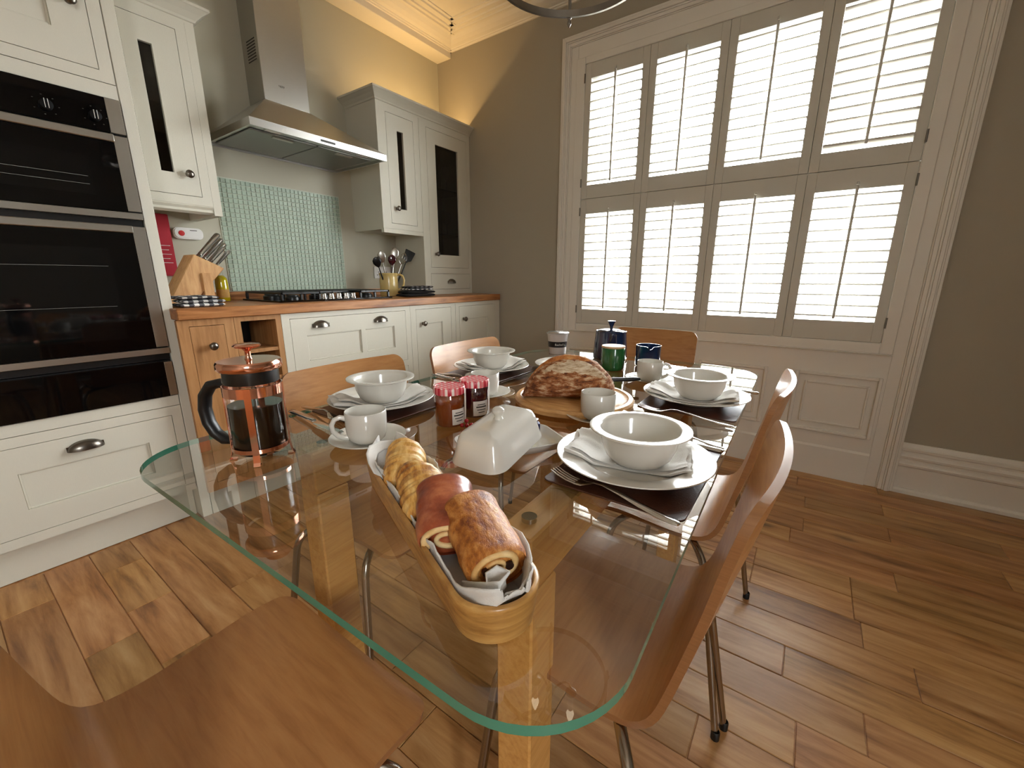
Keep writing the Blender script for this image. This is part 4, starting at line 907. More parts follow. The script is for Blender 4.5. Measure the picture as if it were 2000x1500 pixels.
for k in range(3):
    a = R(75 + 120 * k); c_, s_ = math.cos(a), math.sin(a); f = lambda r, z: (LX + r * c_, LY + r * s_, LZ + z)
    ar = MB().tube(bez(f(0.008, 0.085), f(0.04, 0.05), f(0.07, 0.05), f(0.075, 0.10), 10), 0.0035, 8).build('arm', 'lantern_metal', t, smooth=60)
    MB().lathe([(0, 0.095), (0.012, 0.097), (0.02, 0.108), (0.018, 0.115), (0, 0.115)], 16, (LX + 0.075 * c_, LY + 0.075 * s_, LZ)).build('drip_cup', 'lantern_metal', ar, smooth=50)
    cd = MB().lathe([(0, 0.115), (0.009, 0.115), (0.009, 0.185), (0, 0.185)], 14, (LX + 0.075 * c_, LY + 0.075 * s_, LZ)).build('candle_tube', 'white_plastic', t, smooth=50)
    MB().lathe([(0, 0.185), (0.008, 0.187), (0.014, 0.205), (0.010, 0.225), (0.003, 0.245), (0, 0.248)], 14, (LX + 0.075 * c_, LY + 0.075 * s_, LZ)).build('candle_bulb', 'bulb', cd, smooth=60)

# ------------------------------------------------------------------ table settings
ZT0 = ZTAB + 0.0006
mats_ = [('RF', (0.664, 0.203), (0.285, 0.215), 'brown leather placemat under the place setting nearest the camera on the right'),
         ('RB', (1.142, 0.213), (0.285, 0.225), 'brown leather placemat under the farther right-hand place setting'),
         ('L1', (0.642, 0.835), (0.285, 0.22), 'brown leather placemat on the kitchen side near the copper cafetiere'),
         ('L2', (1.118, 0.862), (0.285, 0.22), 'brown leather placemat on the kitchen side near the window')]
MT = 0.003
for key, (x, y), (sx, sy), lab in mats_:
    o = MB().prism(rrect(x - sx / 2, x + sx / 2, y - sy / 2, y + sy / 2, 0.012, 5), 'z', ZT0, ZT0 + MT).build('placemat', 'leather_mat', loc=(x, y, ZT0), bevel=0.001)
    tag(o, lab, 'placemat', 'leather placemats')
ZP = ZT0 + MT + 0.0006
PL = {'RF': (0.654, 0.211), 'RB': (1.129, 0.216), 'L1': (0.637, 0.848), 'L2': (1.111, 0.871)}
where = {'RF': 'nearest right-hand setting', 'RB': 'farther right-hand setting', 'L1': 'kitchen-side setting near the cafetiere', 'L2': 'kitchen-side setting near the window'}
plate_prof = [(0, 0.0), (0.066, 0.0), (0.070, 0.0015), (0.074, 0.006), (0.090, 0.012), (0.126, 0.0195), (0.1285, 0.0210), (0.1275, 0.0225), (0.122, 0.0215), (0.090, 0.0150), (0.084, 0.0122), (0.078, 0.0072), (0.070, 0.0045), (0, 0.0042)]
bowl_prof = [(0, 0.0), (0.040, 0.0), (0.043, 0.002), (0.053, 0.012), (0.0605, 0.030), (0.0635, 0.050), (0.065, 0.0535), (0.078, 0.0555), (0.0815, 0.0570), (0.0812, 0.0592), (0.077, 0.0598), (0.066, 0.0588), (0.0628, 0.0560), (0.0608, 0.050), (0.0575, 0.030), (0.049, 0.012), (0.034, 0.0055), (0, 0.005)]
p0 = b0 = None
for key in PL:
    if p0 is None: p0 = MB().lathe(plate_prof, 72).build('dinner_plate', 'ceramic', smooth=50); o = p0
    else: o = p0.copy(); C.objects.link(o)
    o.location = (*PL[key], ZP); tag(o, f'large white dinner plate of the {where[key]}', 'plate', 'white dinner plates')
ZN = ZP + 0.0046
def napkin(key, cx, cy_, sx, sy, rz, th=0.009, seed=0, lift=0.011, lab=''):
    """folded linen napkin lying over the plate: two stacked leaves, edges riding up the rim"""
    t = thing('linen_napkin', lab, 'napkin', (cx, cy_, ZN), 'folded linen napkins'); px_, py_ = PL[key]
    for L_ in range(2):
        m = MB(); nx, ny = 34, 20; vs = []; cs, sn = math.cos(rz), math.sin(rz)
        for side in (0, 1):
            for a in range(nx + 1):
                for b in range(ny + 1):
                    u, v = a / nx * 2 - 1, b / ny * 2 - 1
                    k = 1.0 if L_ == 0 else 0.93
                    jx_ = 0.004 * noise.noise(Vector((v * 2, seed, L_))); jy_ = 0.006 * noise.noise(Vector((u * 2, seed + 5, L_)))
                    lx, ly = u * sx / 2 * k + (0.006 if L_ else 0) + jx_, v * sy / 2 * k + jy_
                    X_, Y_ = cx + lx * cs - ly * sn, cy_ + lx * sn + ly * cs
                    r_ = math.hypot(X_ - px_, Y_ - py_)
                    if r_ < 0.072: base = 0.0
                    elif r_ < 0.092: base = 0.0115 * (r_ - 0.072) / 0.020
                    else: base = 0.0115 + 0.0068 * min(1, (r_ - 0.092) / 0.034)
                    wv = 0.0016 * noise.noise(Vector((X_ * 60, Y_ * 25, seed + L_))) + 0.0025 * noise.noise(Vector((X_ * 18, Y_ * 30, seed)))
                    free = max(0, min(1, (r_ - 0.045) / 0.03))
                    ed = max(0.0, 1 - max(abs(u), abs(v)) ** 8)
                    lt = th / 2 * (0.35 + 0.65 * free)
                    z = base + 0.0006 + lt * (L_ + 0.5) + (1 if side else -1) * lt * 0.47 * math.sqrt(ed) + (wv * free + 0.0016 * free if (side or L_) else 0)
                    if side or L_: z += free * 0.0025 * abs(math.sin(u * 5 + seed)) * abs(u)
                    vs.append((X_, Y_, ZN + max(z, base + 0.0006)))
        q = (nx + 1) * (ny + 1); fs = []
        for a in range(nx):
            for b in range(ny):
                p = a * (ny + 1) + b; fs += [(p, p + 1, p + ny + 2, p + ny + 1), (q + p, q + p + ny + 1, q + p + ny + 2, q + p + 1)]
        bd = [a * (ny + 1) for a in range(nx + 1)] + [nx * (ny + 1) + b for b in range(1, ny + 1)] + [a * (ny + 1) + ny for a in range(nx - 1, -1, -1)] + [b for b in range(ny - 1, 0, -1)]
        for a, b in zip(bd, bd[1:] + bd[:1]): fs.append((a, b, q + b, q + a))
        m.add(vs, fs).build('fold', 'linen', t, smooth=80)
napkin('RF', 0.662, 0.222, 0.105, 0.20, R(14), seed=1, lab='folded white napkin on the plate nearest the camera on the right')
napkin('RB', 1.120, 0.222, 0.105, 0.215, R(8), seed=4, lab='folded white napkin on the farther right-hand plate')
napkin('L1', 0.625, 0.842, 0.225, 0.095, R(-24), th=0.014, seed=9, lab='folded white napkin on the plate near the copper cafetiere')
napkin('L2', 1.106, 0.866, 0.225, 0.095, R(-18), th=0.014, seed=13, lab='folded white napkin on the kitchen-side plate near the window')
for key in PL:
    if b0 is None: b0 = MB().lathe(bowl_prof, 64).build('rimmed_bowl', 'ceramic', smooth=50); o = b0
    else: o = b0.copy(); C.objects.link(o)
    x, y = PL[key]; o.location = (x - 0.001, y - 0.008 if key[0] == 'R' else y, ZN + 0.0062); o.rotation_euler = (0, 0, 0)
    tag(o, f'white rimmed bowl on the napkin of the {where[key]}', 'bowl', 'white rimmed bowls')

# cups and saucers
sauc = [(0, 0), (0.036, 0), (0.039, 0.0015), (0.055, 0.008), (0.0705, 0.0135), (0.0718, 0.0150), (0.069, 0.0152), (0.054, 0.0105), (0.040, 0.0050), (0.030, 0.0040), (0.028, 0.0030), (0, 0.0030)]
cup = [(0, 0), (0.024, 0), (0.026, 0.0015), (0.0335, 0.008), (0.0372, 0.019), (0.0382, 0.034), (0.0384, 0.0615), (0.0374, 0.0625), (0.0360, 0.0615), (0.0356, 0.034), (0.0345, 0.020), (0.030, 0.010), (0.022, 0.0055), (0, 0.005)]
CUPS = [((0.462, 0.668), R(150), 'on the kitchen side near the cafetiere', 1.0), ((0.852, 0.690), R(100), 'behind the jam jars', 0.95), ((0.845, 0.360), R(60), 'in front of the bread board', 1.0), ((1.275, 0.380), R(-60), 'in front of the blue creamer', 1.0)]
s0 = c0 = None
for (x, y), ha, lab, sc_ in CUPS:
    if s0 is None: s0 = MB().lathe(sauc, 56).build('saucer', 'ceramic', smooth=50); o = s0
    else: o = s0.copy(); C.objects.link(o)
    o.location = (x, y, ZT0); o.scale = (sc_, sc_, 1); tag(o, f'white saucer {lab}', 'saucer', 'white saucers')
    if c0 is None:
        c0 = thing('coffee_cup', '', 'cup', group='white coffee cups')
        MB().lathe(cup, 48).build('body', 'ceramic', c0, smooth=50)
        MB().tube([(0.0365, 0, 0.050), (0.046, 0, 0.0535), (0.056, 0, 0.050), (0.0615, 0, 0.040), (0.060, 0, 0.028), (0.052, 0, 0.018), (0.042, 0, 0.0125), (0.034, 0, 0.012)], [0.0042, 0.0038, 0.0036, 0.0036, 0.0036, 0.0038, 0.0042, 0.0048], 10, flat=1.3).build('handle', 'ceramic', c0, smooth=60)
        o = c0
    else: o = copy_tree(c0)
    o.location = (x - 0.002, y, ZT0 + 0.0036); o.rotation_euler.z = ha; tag(o, f'white coffee cup standing on the saucer {lab}', 'cup', 'white coffee cups')

# cutlery
def cutlery(kind, tip, end, lab, z=ZT0, ztip=None):
    """lays a fork, knife or spoon from its tip to the end of its handle"""
    a, b = Vector((*tip, 0)), Vector((*end, 0)); d_ = (b - a); L_ = d_.length; d_.normalize(); s_ = Vector((-d_.y, d_.x, 0))
    t = thing({'fork': 'fork', 'knife': 'table_knife', 'spoon': 'teaspoon'}[kind], lab, kind, (b.x, b.y, z), 'steel cutlery')
    zt = (ztip - z) if ztip else 0.0
    def P(q, h, w_=0): p = a + d_ * (L_ * q) + s_ * w_; return Vector((p.x, p.y, z + h + zt * (1 - q)))
    hr = [0.0022, 0.0028, 0.0045, 0.0062, 0.0075, 0.0078, 0.006, 0.002]; hq = [0.36, 0.44, 0.58, 0.72, 0.86, 0.94, 0.985, 1.0]; hh = [0.013, 0.015, 0.012, 0.0075, 0.0045, 0.0038, 0.0036, 0.0034]
    if kind == 'fork':
        MB().tube([P(q, h) for q, h in zip(hq, hh)], hr, 12, flat=0.33, upv=(0, 0, 1)).build('handle', 'chrome', t, smooth=60)
        MB().tube([P(q, h) for q, h in ((0.37, 0.013), (0.32, 0.009), (0.28, 0.0055), (0.22, 0.0042))], [0.0024, 0.007, 0.0105, 0.0112], 12, flat=0.16, upv=(0, 0, 1)).build('root', 'chrome', t, smooth=60)
        for k in range(4):
            w_ = (k - 1.5) * 0.0058
            MB().tube([P(0.235, 0.0044, w_), P(0.15, 0.0045, w_), P(0.06, 0.0075, w_), P(0.0, 0.0115, w_)], [0.0022, 0.0020, 0.0016, 0.0008], 8, flat=0.6, upv=(0, 0, 1)).build('tine', 'chrome', t, smooth=60)
    elif kind == 'knife':
        MB().tube([P(q, 0.0045) for q in (0.50, 0.53, 0.60, 0.75, 0.90, 0.98, 1.0)], [0.0050, 0.0062, 0.0066, 0.0076, 0.0088, 0.0084, 0.004], 12, flat=0.45, upv=(0, 0, 1)).build('handle', 'chrome', t, smooth=60)
        MB().tube([P(q, 0.0032, w_) for q, w_ in ((0.51, 0), (0.48, 0.001), (0.40, 0.002), (0.2, 0.002), (0.06, 0.001), (0.0, -0.003))], [0.0045, 0.0085, 0.0098, 0.0098, 0.0080, 0.001], 12, flat=0.10, upv=(0, 0, 1)).build('blade', 'chrome', t, smooth=40)
    else:
        MB().tube([P(q, h * 0.6) for q, h in zip(hq, hh)], [r_ * 0.8 for r_ in hr], 12, flat=0.33, upv=(0, 0, 1)).build('handle', 'chrome', t, smooth=60)
        MB().tube([P(q, h) for q, h in ((0.37, 0.008), (0.32, 0.006), (0.24, 0.003), (0.12, 0.0022), (0.03, 0.004), (0, 0.005))], [0.0024, 0.008, 0.0135, 0.0150, 0.009, 0.001], 14, flat=0.16, upv=(0, 0, 1)).build('bowl', 'chrome', t, smooth=60)
cutlery('fork', (0.543, 0.300), (0.512, 0.098), 'steel fork lying beside the nearest right-hand plate', ZT0 + MT * 0 + 0.0008, ZP + 0.0008)
cutlery('knife', (0.835, 0.300), (0.800, 0.094), 'steel table knife right of the nearest right-hand plate')
cutlery('spoon', (0.865, 0.255), (0.822, 0.096), 'steel spoon beside the knife of the nearest right-hand setting')
cutlery('fork', (0.985, 0.315), (0.957, 0.098), 'steel fork beside the farther right-hand plate', ZT0 + 0.0008)
cutlery('knife', (1.322, 0.295), (1.297, 0.085), 'steel table knife beyond the farther right-hand plate')
cutlery('knife', (0.440, 0.720), (0.470, 0.975), 'steel table knife resting on the saucer near the cafetiere', ZT0, ZT0 + 0.012)
cutlery('fork', (0.498, 0.800), (0.505, 0.985), 'steel fork between the knife and the kitchen-side plate', ZT0 + 0.0006)
cutlery('knife', (0.925, 0.780), (0.942, 0.985), 'steel table knife left of the kitchen-side plate near the window')
cutlery('fork', (0.952, 0.800), (0.965, 0.985), 'steel fork left of the kitchen-side plate near the window')

# copper cafetiere
fx, fy = 0.312, 0.768
cfp = (fx, fy, ZT0)
t = thing('cafetiere', 'glass cafetiere of black coffee in a copper frame', 'cafetiere', cfp)
MB().lathe([(0, 0.0135), (0.038, 0.0135), (0.0425, 0.018), (0.043, 0.024), (0.043, 0.158), (0.0442, 0.162)], 48, cfp).build('beaker', 'vessel_glass', t, smooth=50)
MB().lathe([(0, 0.0155), (0.037, 0.0155), (0.0412, 0.019), (0.0418, 0.025), (0.0418, 0.099), (0, 0.099)], 48, cfp).build('coffee', 'coffee', t, smooth=40)
MB().lathe([(0.0436, 0.117), (0.0458, 0.117), (0.0458, 0.134), (0.0436, 0.134)], 48, cfp, closed=True).build('copper_band', 'copper', t, smooth=40)
MB().lathe([(0.0436, 0.020), (0.0452, 0.020), (0.0452, 0.027), (0.0436, 0.027)], 48, cfp, closed=True).build('copper_band', 'copper', t, smooth=40)
for k in range(4):
    a = R(-125 + 90 * k); c_, s_ = math.cos(a), math.sin(a); q = Vector((c_, s_, 0)); p = Vector((-s_, c_, 0)); ce_ = Vector(cfp)
    m = MB(); path = [(0.0460, 0.134), (0.0460, 0.03), (0.0462, 0.018), (0.0485, 0.006), (0.052, 0.0006), (0.040, 0.0006), (0.040, 0.0016), (0.0505, 0.0020), (0.0474, 0.0065), (0.0452, 0.018), (0.0450, 0.03), (0.0450, 0.134)]
    vs = [ce_ + q * r_ + p * w_ + Vector((0, 0, z_)) for w_ in (-0.0052, 0.0052) for r_, z_ in path]; nn = len(path)
    m.add(vs, [tuple(range(nn)), tuple(range(2 * nn - 1, nn - 1, -1))] + [(i, nn + i, nn + (i + 1) % nn, (i + 1) % nn) for i in range(nn)]).build('strap', 'copper', t)
ld = MB().lathe([(0, 0.160), (0.047, 0.160), (0.0495, 0.163), (0.0495, 0.172), (0.047, 0.1755), (0, 0.1765)], 56, cfp).build('lid', 'copper', t, smooth=40)
MB().lathe([(0, 0.176), (0.006, 0.1765), (0.0045, 0.180), (0.0045, 0.190), (0.008, 0.194), (0.019, 0.197), (0.0215, 0.1995), (0.019, 0.202), (0, 0.2025)], 32, cfp).build('plunger_knob', 'copper', ld, smooth=50)
MB().lathe([(0.030, 0.138), (0.0418, 0.138), (0.0424, 0.141), (0.0418, 0.1595), (0, 0.1595), (0, 0.142), (0.03, 0.141)], 48, cfp).build('plunger_filter', 'black_metal', t, smooth=40)
MB().lathe([(0, 0.0992), (0.0022, 0.0992), (0.0022, 0.141), (0, 0.141)], 10, cfp).build('plunger_rod', 'chrome', t, smooth=40)
hd = Vector((-0.50, 0.866, 0)); ce_ = Vector(cfp)
MB().tube([ce_ + hd * r_ + Vector((0, 0, z_)) for r_, z_ in ((0.046, 0.126), (0.060, 0.133), (0.078, 0.128), (0.092, 0.110), (0.097, 0.085), (0.094, 0.060), (0.084, 0.040), (0.068, 0.028), (0.054, 0.028), (0.0455, 0.036))], [0.0075, 0.010, 0.0115, 0.012, 0.012, 0.012, 0.0115, 0.011, 0.0095, 0.0065], 14, flat=0.8).build('handle', 'black_plastic', t, smooth=60)

# jam jars
def jar(x, y, jam, lab, lx0, lx1, ribbon):
    c = (x, y, ZT0); t = thing('jam_jar', lab, 'jar', c, 'jam jars with checked lids')
    nf = 10
    MB().lathe([(0, 0.001), (0.029, 0.001), (0.0318, 0.005), (0.0318, 0.045), (0.0330, 0.048), (0.0330, 0.066), (0.0300, 0.072), (0.0300, 0.076)], 40, c).build('glass', 'jar_glass', t, smooth=40)
    MB().lathe([(0, 0.003), (0.0285, 0.003), (0.0308, 0.006), (0.0308, 0.045), (0.0320, 0.048), (0.0320, 0.0655), (0.0292, 0.0715), (0, 0.072)], 40, c).build('jam', jam, t, smooth=40)
    MB().lathe([(0.0305, 0.0725), (0.0338, 0.0725), (0.0342, 0.075), (0.0342, 0.0855), (0.0328, 0.0880), (0.030, 0.0878), (0.029, 0.0868), (0, 0.0868), (0, 0.080), (0.0305, 0.080)], 48, c).build('lid', 'gingham_red', t, smooth=40)
    m = MB(); vs = []; K = 12
    for k in range(K + 1):
        a = R(lx0 + (lx1 - lx0) * k / K); vs += [(x + 0.0323 * math.cos(a), y + 0.0323 * math.sin(a), ZT0 + 0.008), (x + 0.0323 * math.cos(a), y + 0.0323 * math.sin(a), ZT0 + 0.042)]
    lb = m.add(vs, [(2 * k, 2 * k + 2, 2 * k + 3, 2 * k + 1) for k in range(K)]).build('paper_label', 'paper_label', t, smooth=60)
    am = R((lx0 + lx1) / 2); 
    for i, (z_, wd) in enumerate(((0.033, 0.010), (0.027, 0.013), (0.021, 0.011), (0.015, 0.008))):
        m = MB(); vs = []
        for k in range(7):
            a = am + (k / 6 - 0.5) * 2 * wd / 0.0323; vs += [(x + 0.0325 * math.cos(a), y + 0.0325 * math.sin(a), ZT0 + z_), (x + 0.0325 * math.cos(a), y + 0.0325 * math.sin(a), ZT0 + z_ + (0.0018 if i != 1 else 0.003))]
        m.add(vs, [(2 * k, 2 * k + 2, 2 * k + 3, 2 * k + 1) for k in range(6)]).build('printed_line', 'dark_print', lb)
    if ribbon:
        m = MB(); a = R(ribbon); vs = []
        for w_ in (-0.006, 0.006):
            for r_, z_ in ((0.0352, 0.082), (0.0350, 0.060), (0.0345, 0.030), (0.0338, 0.008)): vs.append((x + r_ * math.cos(a) - w_ * math.sin(a), y + r_ * math.sin(a) + w_ * math.cos(a), ZT0 + z_))
        m.add(vs, [(i, i + 1, i + 5, i + 4) for i in range(3)]).build('seal_strip', 'paper_label', t)
jar(0.630, 0.610, 'jam_orange', 'jar of orange marmalade with a red checked lid in front', 232, 292, 296)
jar(0.709, 0.607, 'jam_dark', 'jar of dark jam with a red checked lid behind the marmalade', 215, 285, 292)
t = thing('redcurrant_sprig', 'small sprig of redcurrants on the glass by the jam jars', 'redcurrants', (0.634, 0.566, ZT0))
for i, (dx, dy, dz) in enumerate(((0, 0, 0.0053), (0.008, -0.006, 0.0053), (-0.006, 0.008, 0.0053), (0.016, -0.010, 0.0053), (0.005, 0.005, 0.0128), (0.022, -0.017, 0.005))):
    MB().lathe([(0, -0.0048), (0.0034, -0.0034), (0.0048, 0), (0.0034, 0.0034), (0, 0.0048)], 12, (0.634 + dx, 0.566 + dy, ZT0 + dz)).build('currant', 'berry_red', t, smooth=80)

# butter dish
t = thing('butter_tray', 'shallow white butter dish tray under the leaning lid', 'butter dish', (0.598, 0.428, ZT0), rz=R(148))
def shell_rr(sx, sy, prof, r, n=8):
    """rounded-rectangle shell through profile (inset, z)"""
    m = MB(); vs = []; nn = None
    for ins, z in prof:
        pts = rrect(-sx / 2 + ins, sx / 2 - ins, -sy / 2 + ins, sy / 2 - ins, max(0.002, r - ins), n); nn = len(pts); vs += [(p[0], p[1], z) for p in pts]
    fs = [(i * nn + k, i * nn + (k + 1) % nn, (i + 1) * nn + (k + 1) % nn, (i + 1) * nn + k) for i in range(len(prof) - 1) for k in range(nn)]
    fs += [tuple(range(nn)), tuple(range((len(prof) - 1) * nn, len(prof) * nn))]
    return m.add(vs, fs)
o = shell_rr(0.195, 0.112, [(0.018, 0.0), (0.012, 0.001), (0.003, 0.013), (0.0, 0.0175), (0.0005, 0.019), (0.003, 0.0185), (0.008, 0.009), (0.016, 0.0055), (0.022, 0.005)], 0.026).build('tray', 'ceramic', None, smooth=50); o.parent = t
pk = thing('butter_pack', 'block of butter in a blue and white wrapper under the dish lid', 'butter', (0.615, 0.422, ZT0 + 0.0056), rz=R(12))
o = MB().box(-0.050, 0.036, -0.027, 0.027, 0.0, 0.030).build('butter', 'butter', None, bevel=0.004); o.parent = pk
o = MB().box(0.0363, 0.052, -0.029, 0.029, 0.0003, 0.032).build('wrapper', ['foil_blue'], None, bevel=0.004); o.parent = pk
o = MB().box(0.034, 0.054, -0.024, 0.026, 0.0322, 0.0365).build('wrapper_flap', 'foil_white', None, bevel=0.0015); o.parent = pk
t = thing('butter_cloche', 'white porcelain butter dish lid with a knob, set askew', 'butter dish lid', (0.553, 0.418, ZT0 + 0.0205))
t.rotation_euler = (R(2.0), R(-6.0), R(6))
o = shell_rr(0.178, 0.104, [(0.004, 0.0), (0.0, 0.0), (0.001, 0.004), (0.004, 0.010), (0.012, 0.040), (0.018, 0.049), (0.028, 0.053), (0.040, 0.0545)], 0.030, 8).build('dome', 'ceramic', None, smooth=60); o.parent = t
o = MB().lathe([(0, 0.0535), (0.0085, 0.0540), (0.0065, 0.058), (0.0070, 0.063), (0.0105, 0.068), (0.0105, 0.072), (0.006, 0.0755), (0, 0.076)], 24).build('knob', 'ceramic', None, smooth=60); o.parent = t

# bread tray with lined napkin and pastries
TA = math.atan2(0.918, 0.396); tc = Vector((0.326, 0.352, ZT0)); tU = Vector((0.396, 0.918, 0)); tN = Vector((0.918, -0.396, 0))
t = thing('bread_tray', 'long narrow wooden bread tray in the foreground of the table', 'tray', tuple(tc), rz=TA)
o = shell_rr(0.400, 0.086, [(0.008, 0.0), (0.005, 0.001), (0.0, 0.036), (0.0, 0.0395), (0.0015, 0.041), (0.0045, 0.041), (0.006, 0.039), (0.009, 0.008), (0.014, 0.005)], 0.042, 12).build('trough', 'tray_wood', None, smooth=50); o.parent = t
t = thing('tray_napkin', 'white cloth napkin lining the bread tray', 'napkin', tuple(tc), rz=TA)
m = MB(); nx, ny = 80, 36; vs = []
for a in range(nx + 1):
    for b in range(ny + 1):
        u, v = a / nx * 2 - 1, b / ny * 2 - 1
        x = u * 0.192
        half = 0.0335 * math.sqrt(max(0.02, 1 - max(0, abs(x) - 0.150) ** 2 / 0.045 ** 2)) if abs(x) > 0.150 else 0.0335
        s_ = abs(v); sg = 1 if v > 0 else -1
        if s_ < 0.5: y = sg * half * (s_ / 0.5) * 0.92; z = 0.0072
        else:
            q = (s_ - 0.5) / 0.5; y = sg * (half * 0.92 + 0.004 * q); z = 0.0072 + 0.036 * q ** 0.9
        z += 0.006 * noise.noise(Vector((x * 28, v * 2.5, 3))) * (0.3 + s_) * (1 if s_ > 0.35 else 0.2) + 0.004
        wv = 0.004 * noise.noise(Vector((x * 55, v * 3, 7)))
        y -= sg * abs(wv) * (s_ > 0.55)
        if s_ > 0.8:
            fl_ = (s_ - 0.8) / 0.2; bump_ = noise.noise(Vector((x * 16, sg * 2.0, 1))); z += 0.010 * fl_ * bump_; y += sg * 0.010 * fl_ * max(0, bump_ - 0.05) * (1 if z > 0.043 else 0)
        if abs(u) > 0.86:
            e = (abs(u) - 0.86) / 0.14; z += 0.040 * e ** 1.2 * (1 - 0.6 * s_ * s_); x += math.copysign(0.004 * e, u)
            if u < 0 and s_ > 0.3: z += 0.010 * e * noise.noise(Vector((v * 4, 2, 2)))
        vs.append((x, y, max(z, 0.0062)))
fs = [(a * (ny + 1) + b, (a + 1) * (ny + 1) + b, (a + 1) * (ny + 1) + b + 1, a * (ny + 1) + b + 1) for a in range(nx) for b in range(ny)]
o = m.add(vs, fs).build('cloth', 'linen', None, smooth=80); o.parent = t
md = o.modifiers.new('thickness', 'SOLIDIFY'); md.thickness = 0.0016; md.offset = 1
# loose cloth ends: rolled corner at the near end, peak at the far end
m = MB(); K = 44
for w_ in (0, 1):
    pass
def ruffle(name, pts, width, rise, seed):
    """upright wavy cloth edge along a path (local tray coordinates)"""
    m = MB(); K = len(pts); vs = []; J = 6
    for i, p in enumerate(pts):
        d_ = (Vector(pts[min(i + 1, K - 1)]) - Vector(pts[max(i - 1, 0)])).normalized(); nr_ = Vector((-d_.y, d_.x, 0))
        for j in range(J + 1):
            h = j / J; vs.append(Vector(p) + nr_ * (width * h ** 1.5 + 0.004 * noise.noise(Vector((i * 0.35, h * 2, seed)))) + Vector((0, 0, rise * h * (1 + 0.5 * noise.noise(Vector((i * 0.25, seed, 0)))))))
    o = m.add(vs, [(i * (J + 1) + j, (i + 1) * (J + 1) + j, (i + 1) * (J + 1) + j + 1, i * (J + 1) + j + 1) for i in range(K - 1) for j in range(J)]).build(name, 'linen', None, smooth=80); o.parent = t
    md = o.modifiers.new('thickness', 'SOLIDIFY'); md.thickness = 0.0016; md.offset = 0
ruffle('cloth_corner', [(-0.150 + 0.0, 0.026, 0.026), (-0.162, 0.022, 0.030), (-0.172, 0.016, 0.034), (-0.179, 0.006, 0.037), (-0.176, -0.002, 0.040), (-0.168, 0.002, 0.042), (-0.168, 0.011, 0.041), (-0.176, 0.014, 0.038)], -0.003, 0.016, 3)
ruffle('cloth_corner', [(-0.180, 0.002, 0.026), (-0.183, -0.008, 0.030), (-0.178, -0.018, 0.034), (-0.168, -0.027, 0.037), (-0.152, -0.034, 0.039), (-0.134, -0.038, 0.040), (-0.116, -0.036, 0.038)], -0.008, 0.018, 8)
ruffle('cloth_corner', [(0.100, 0.034, 0.036), (0.125, 0.035, 0.039), (0.150, 0.032, 0.042), (0.172, 0.024, 0.044), (0.184, 0.010, 0.044), (0.184, -0.008, 0.042), (0.176, -0.022, 0.040)], 0.012, 0.012, 5)

def croissant(name, lab, loc, yaw, length, rad, bend, tilt=0.0):
    t = thing(name, lab, 'croissant', loc, 'croissants in the bread tray', yaw); t.rotation_euler = (0, tilt, yaw)
    m = MB(); N, K = 60, 28; vs = []
    for i in range(N + 1):
        u = i / N * 2 - 1; env = math.sqrt(max(0, 1 - abs(u) ** 2.3)) * 0.94 + 0.06
        rid = 1 + 0.085 * (abs(((u * 3.6 + 10) % 1) - 0.5) * 2 - 0.5) * (0.4 + env) - 0.05 * (1 if abs(((u * 3.6 + 10) % 1) - 0.0) < 0.05 else 0)
        r_ = rad * env * rid; cx_ = u * length / 2; cy_ = bend * u * u
        for k in range(K):
            a = 2 * math.pi * k / K
            sk = 0.010 * math.sin(a) * (1 if u > 0 else -1) * 0.3
            vs.append((cx_ + sk, cy_ + r_ * math.cos(a) * 1.0, max(-0.72 * rad, r_ * 0.88 * math.sin(a)) + 0.72 * rad + 0.0015 * noise.noise(Vector((u * 12, math.cos(a) * 2, math.sin(a) * 2)))))
    fs = [(i * K + k, i * K + (k + 1) % K, (i + 1) * K + (k + 1) % K, (i + 1) * K + k) for i in range(N) for k in range(K)] + [tuple(range(K)), tuple(range(N * K, N * K + K))]
    o = m.add(vs, fs).build('pastry', 'croissant', None, smooth=60); o.parent = t
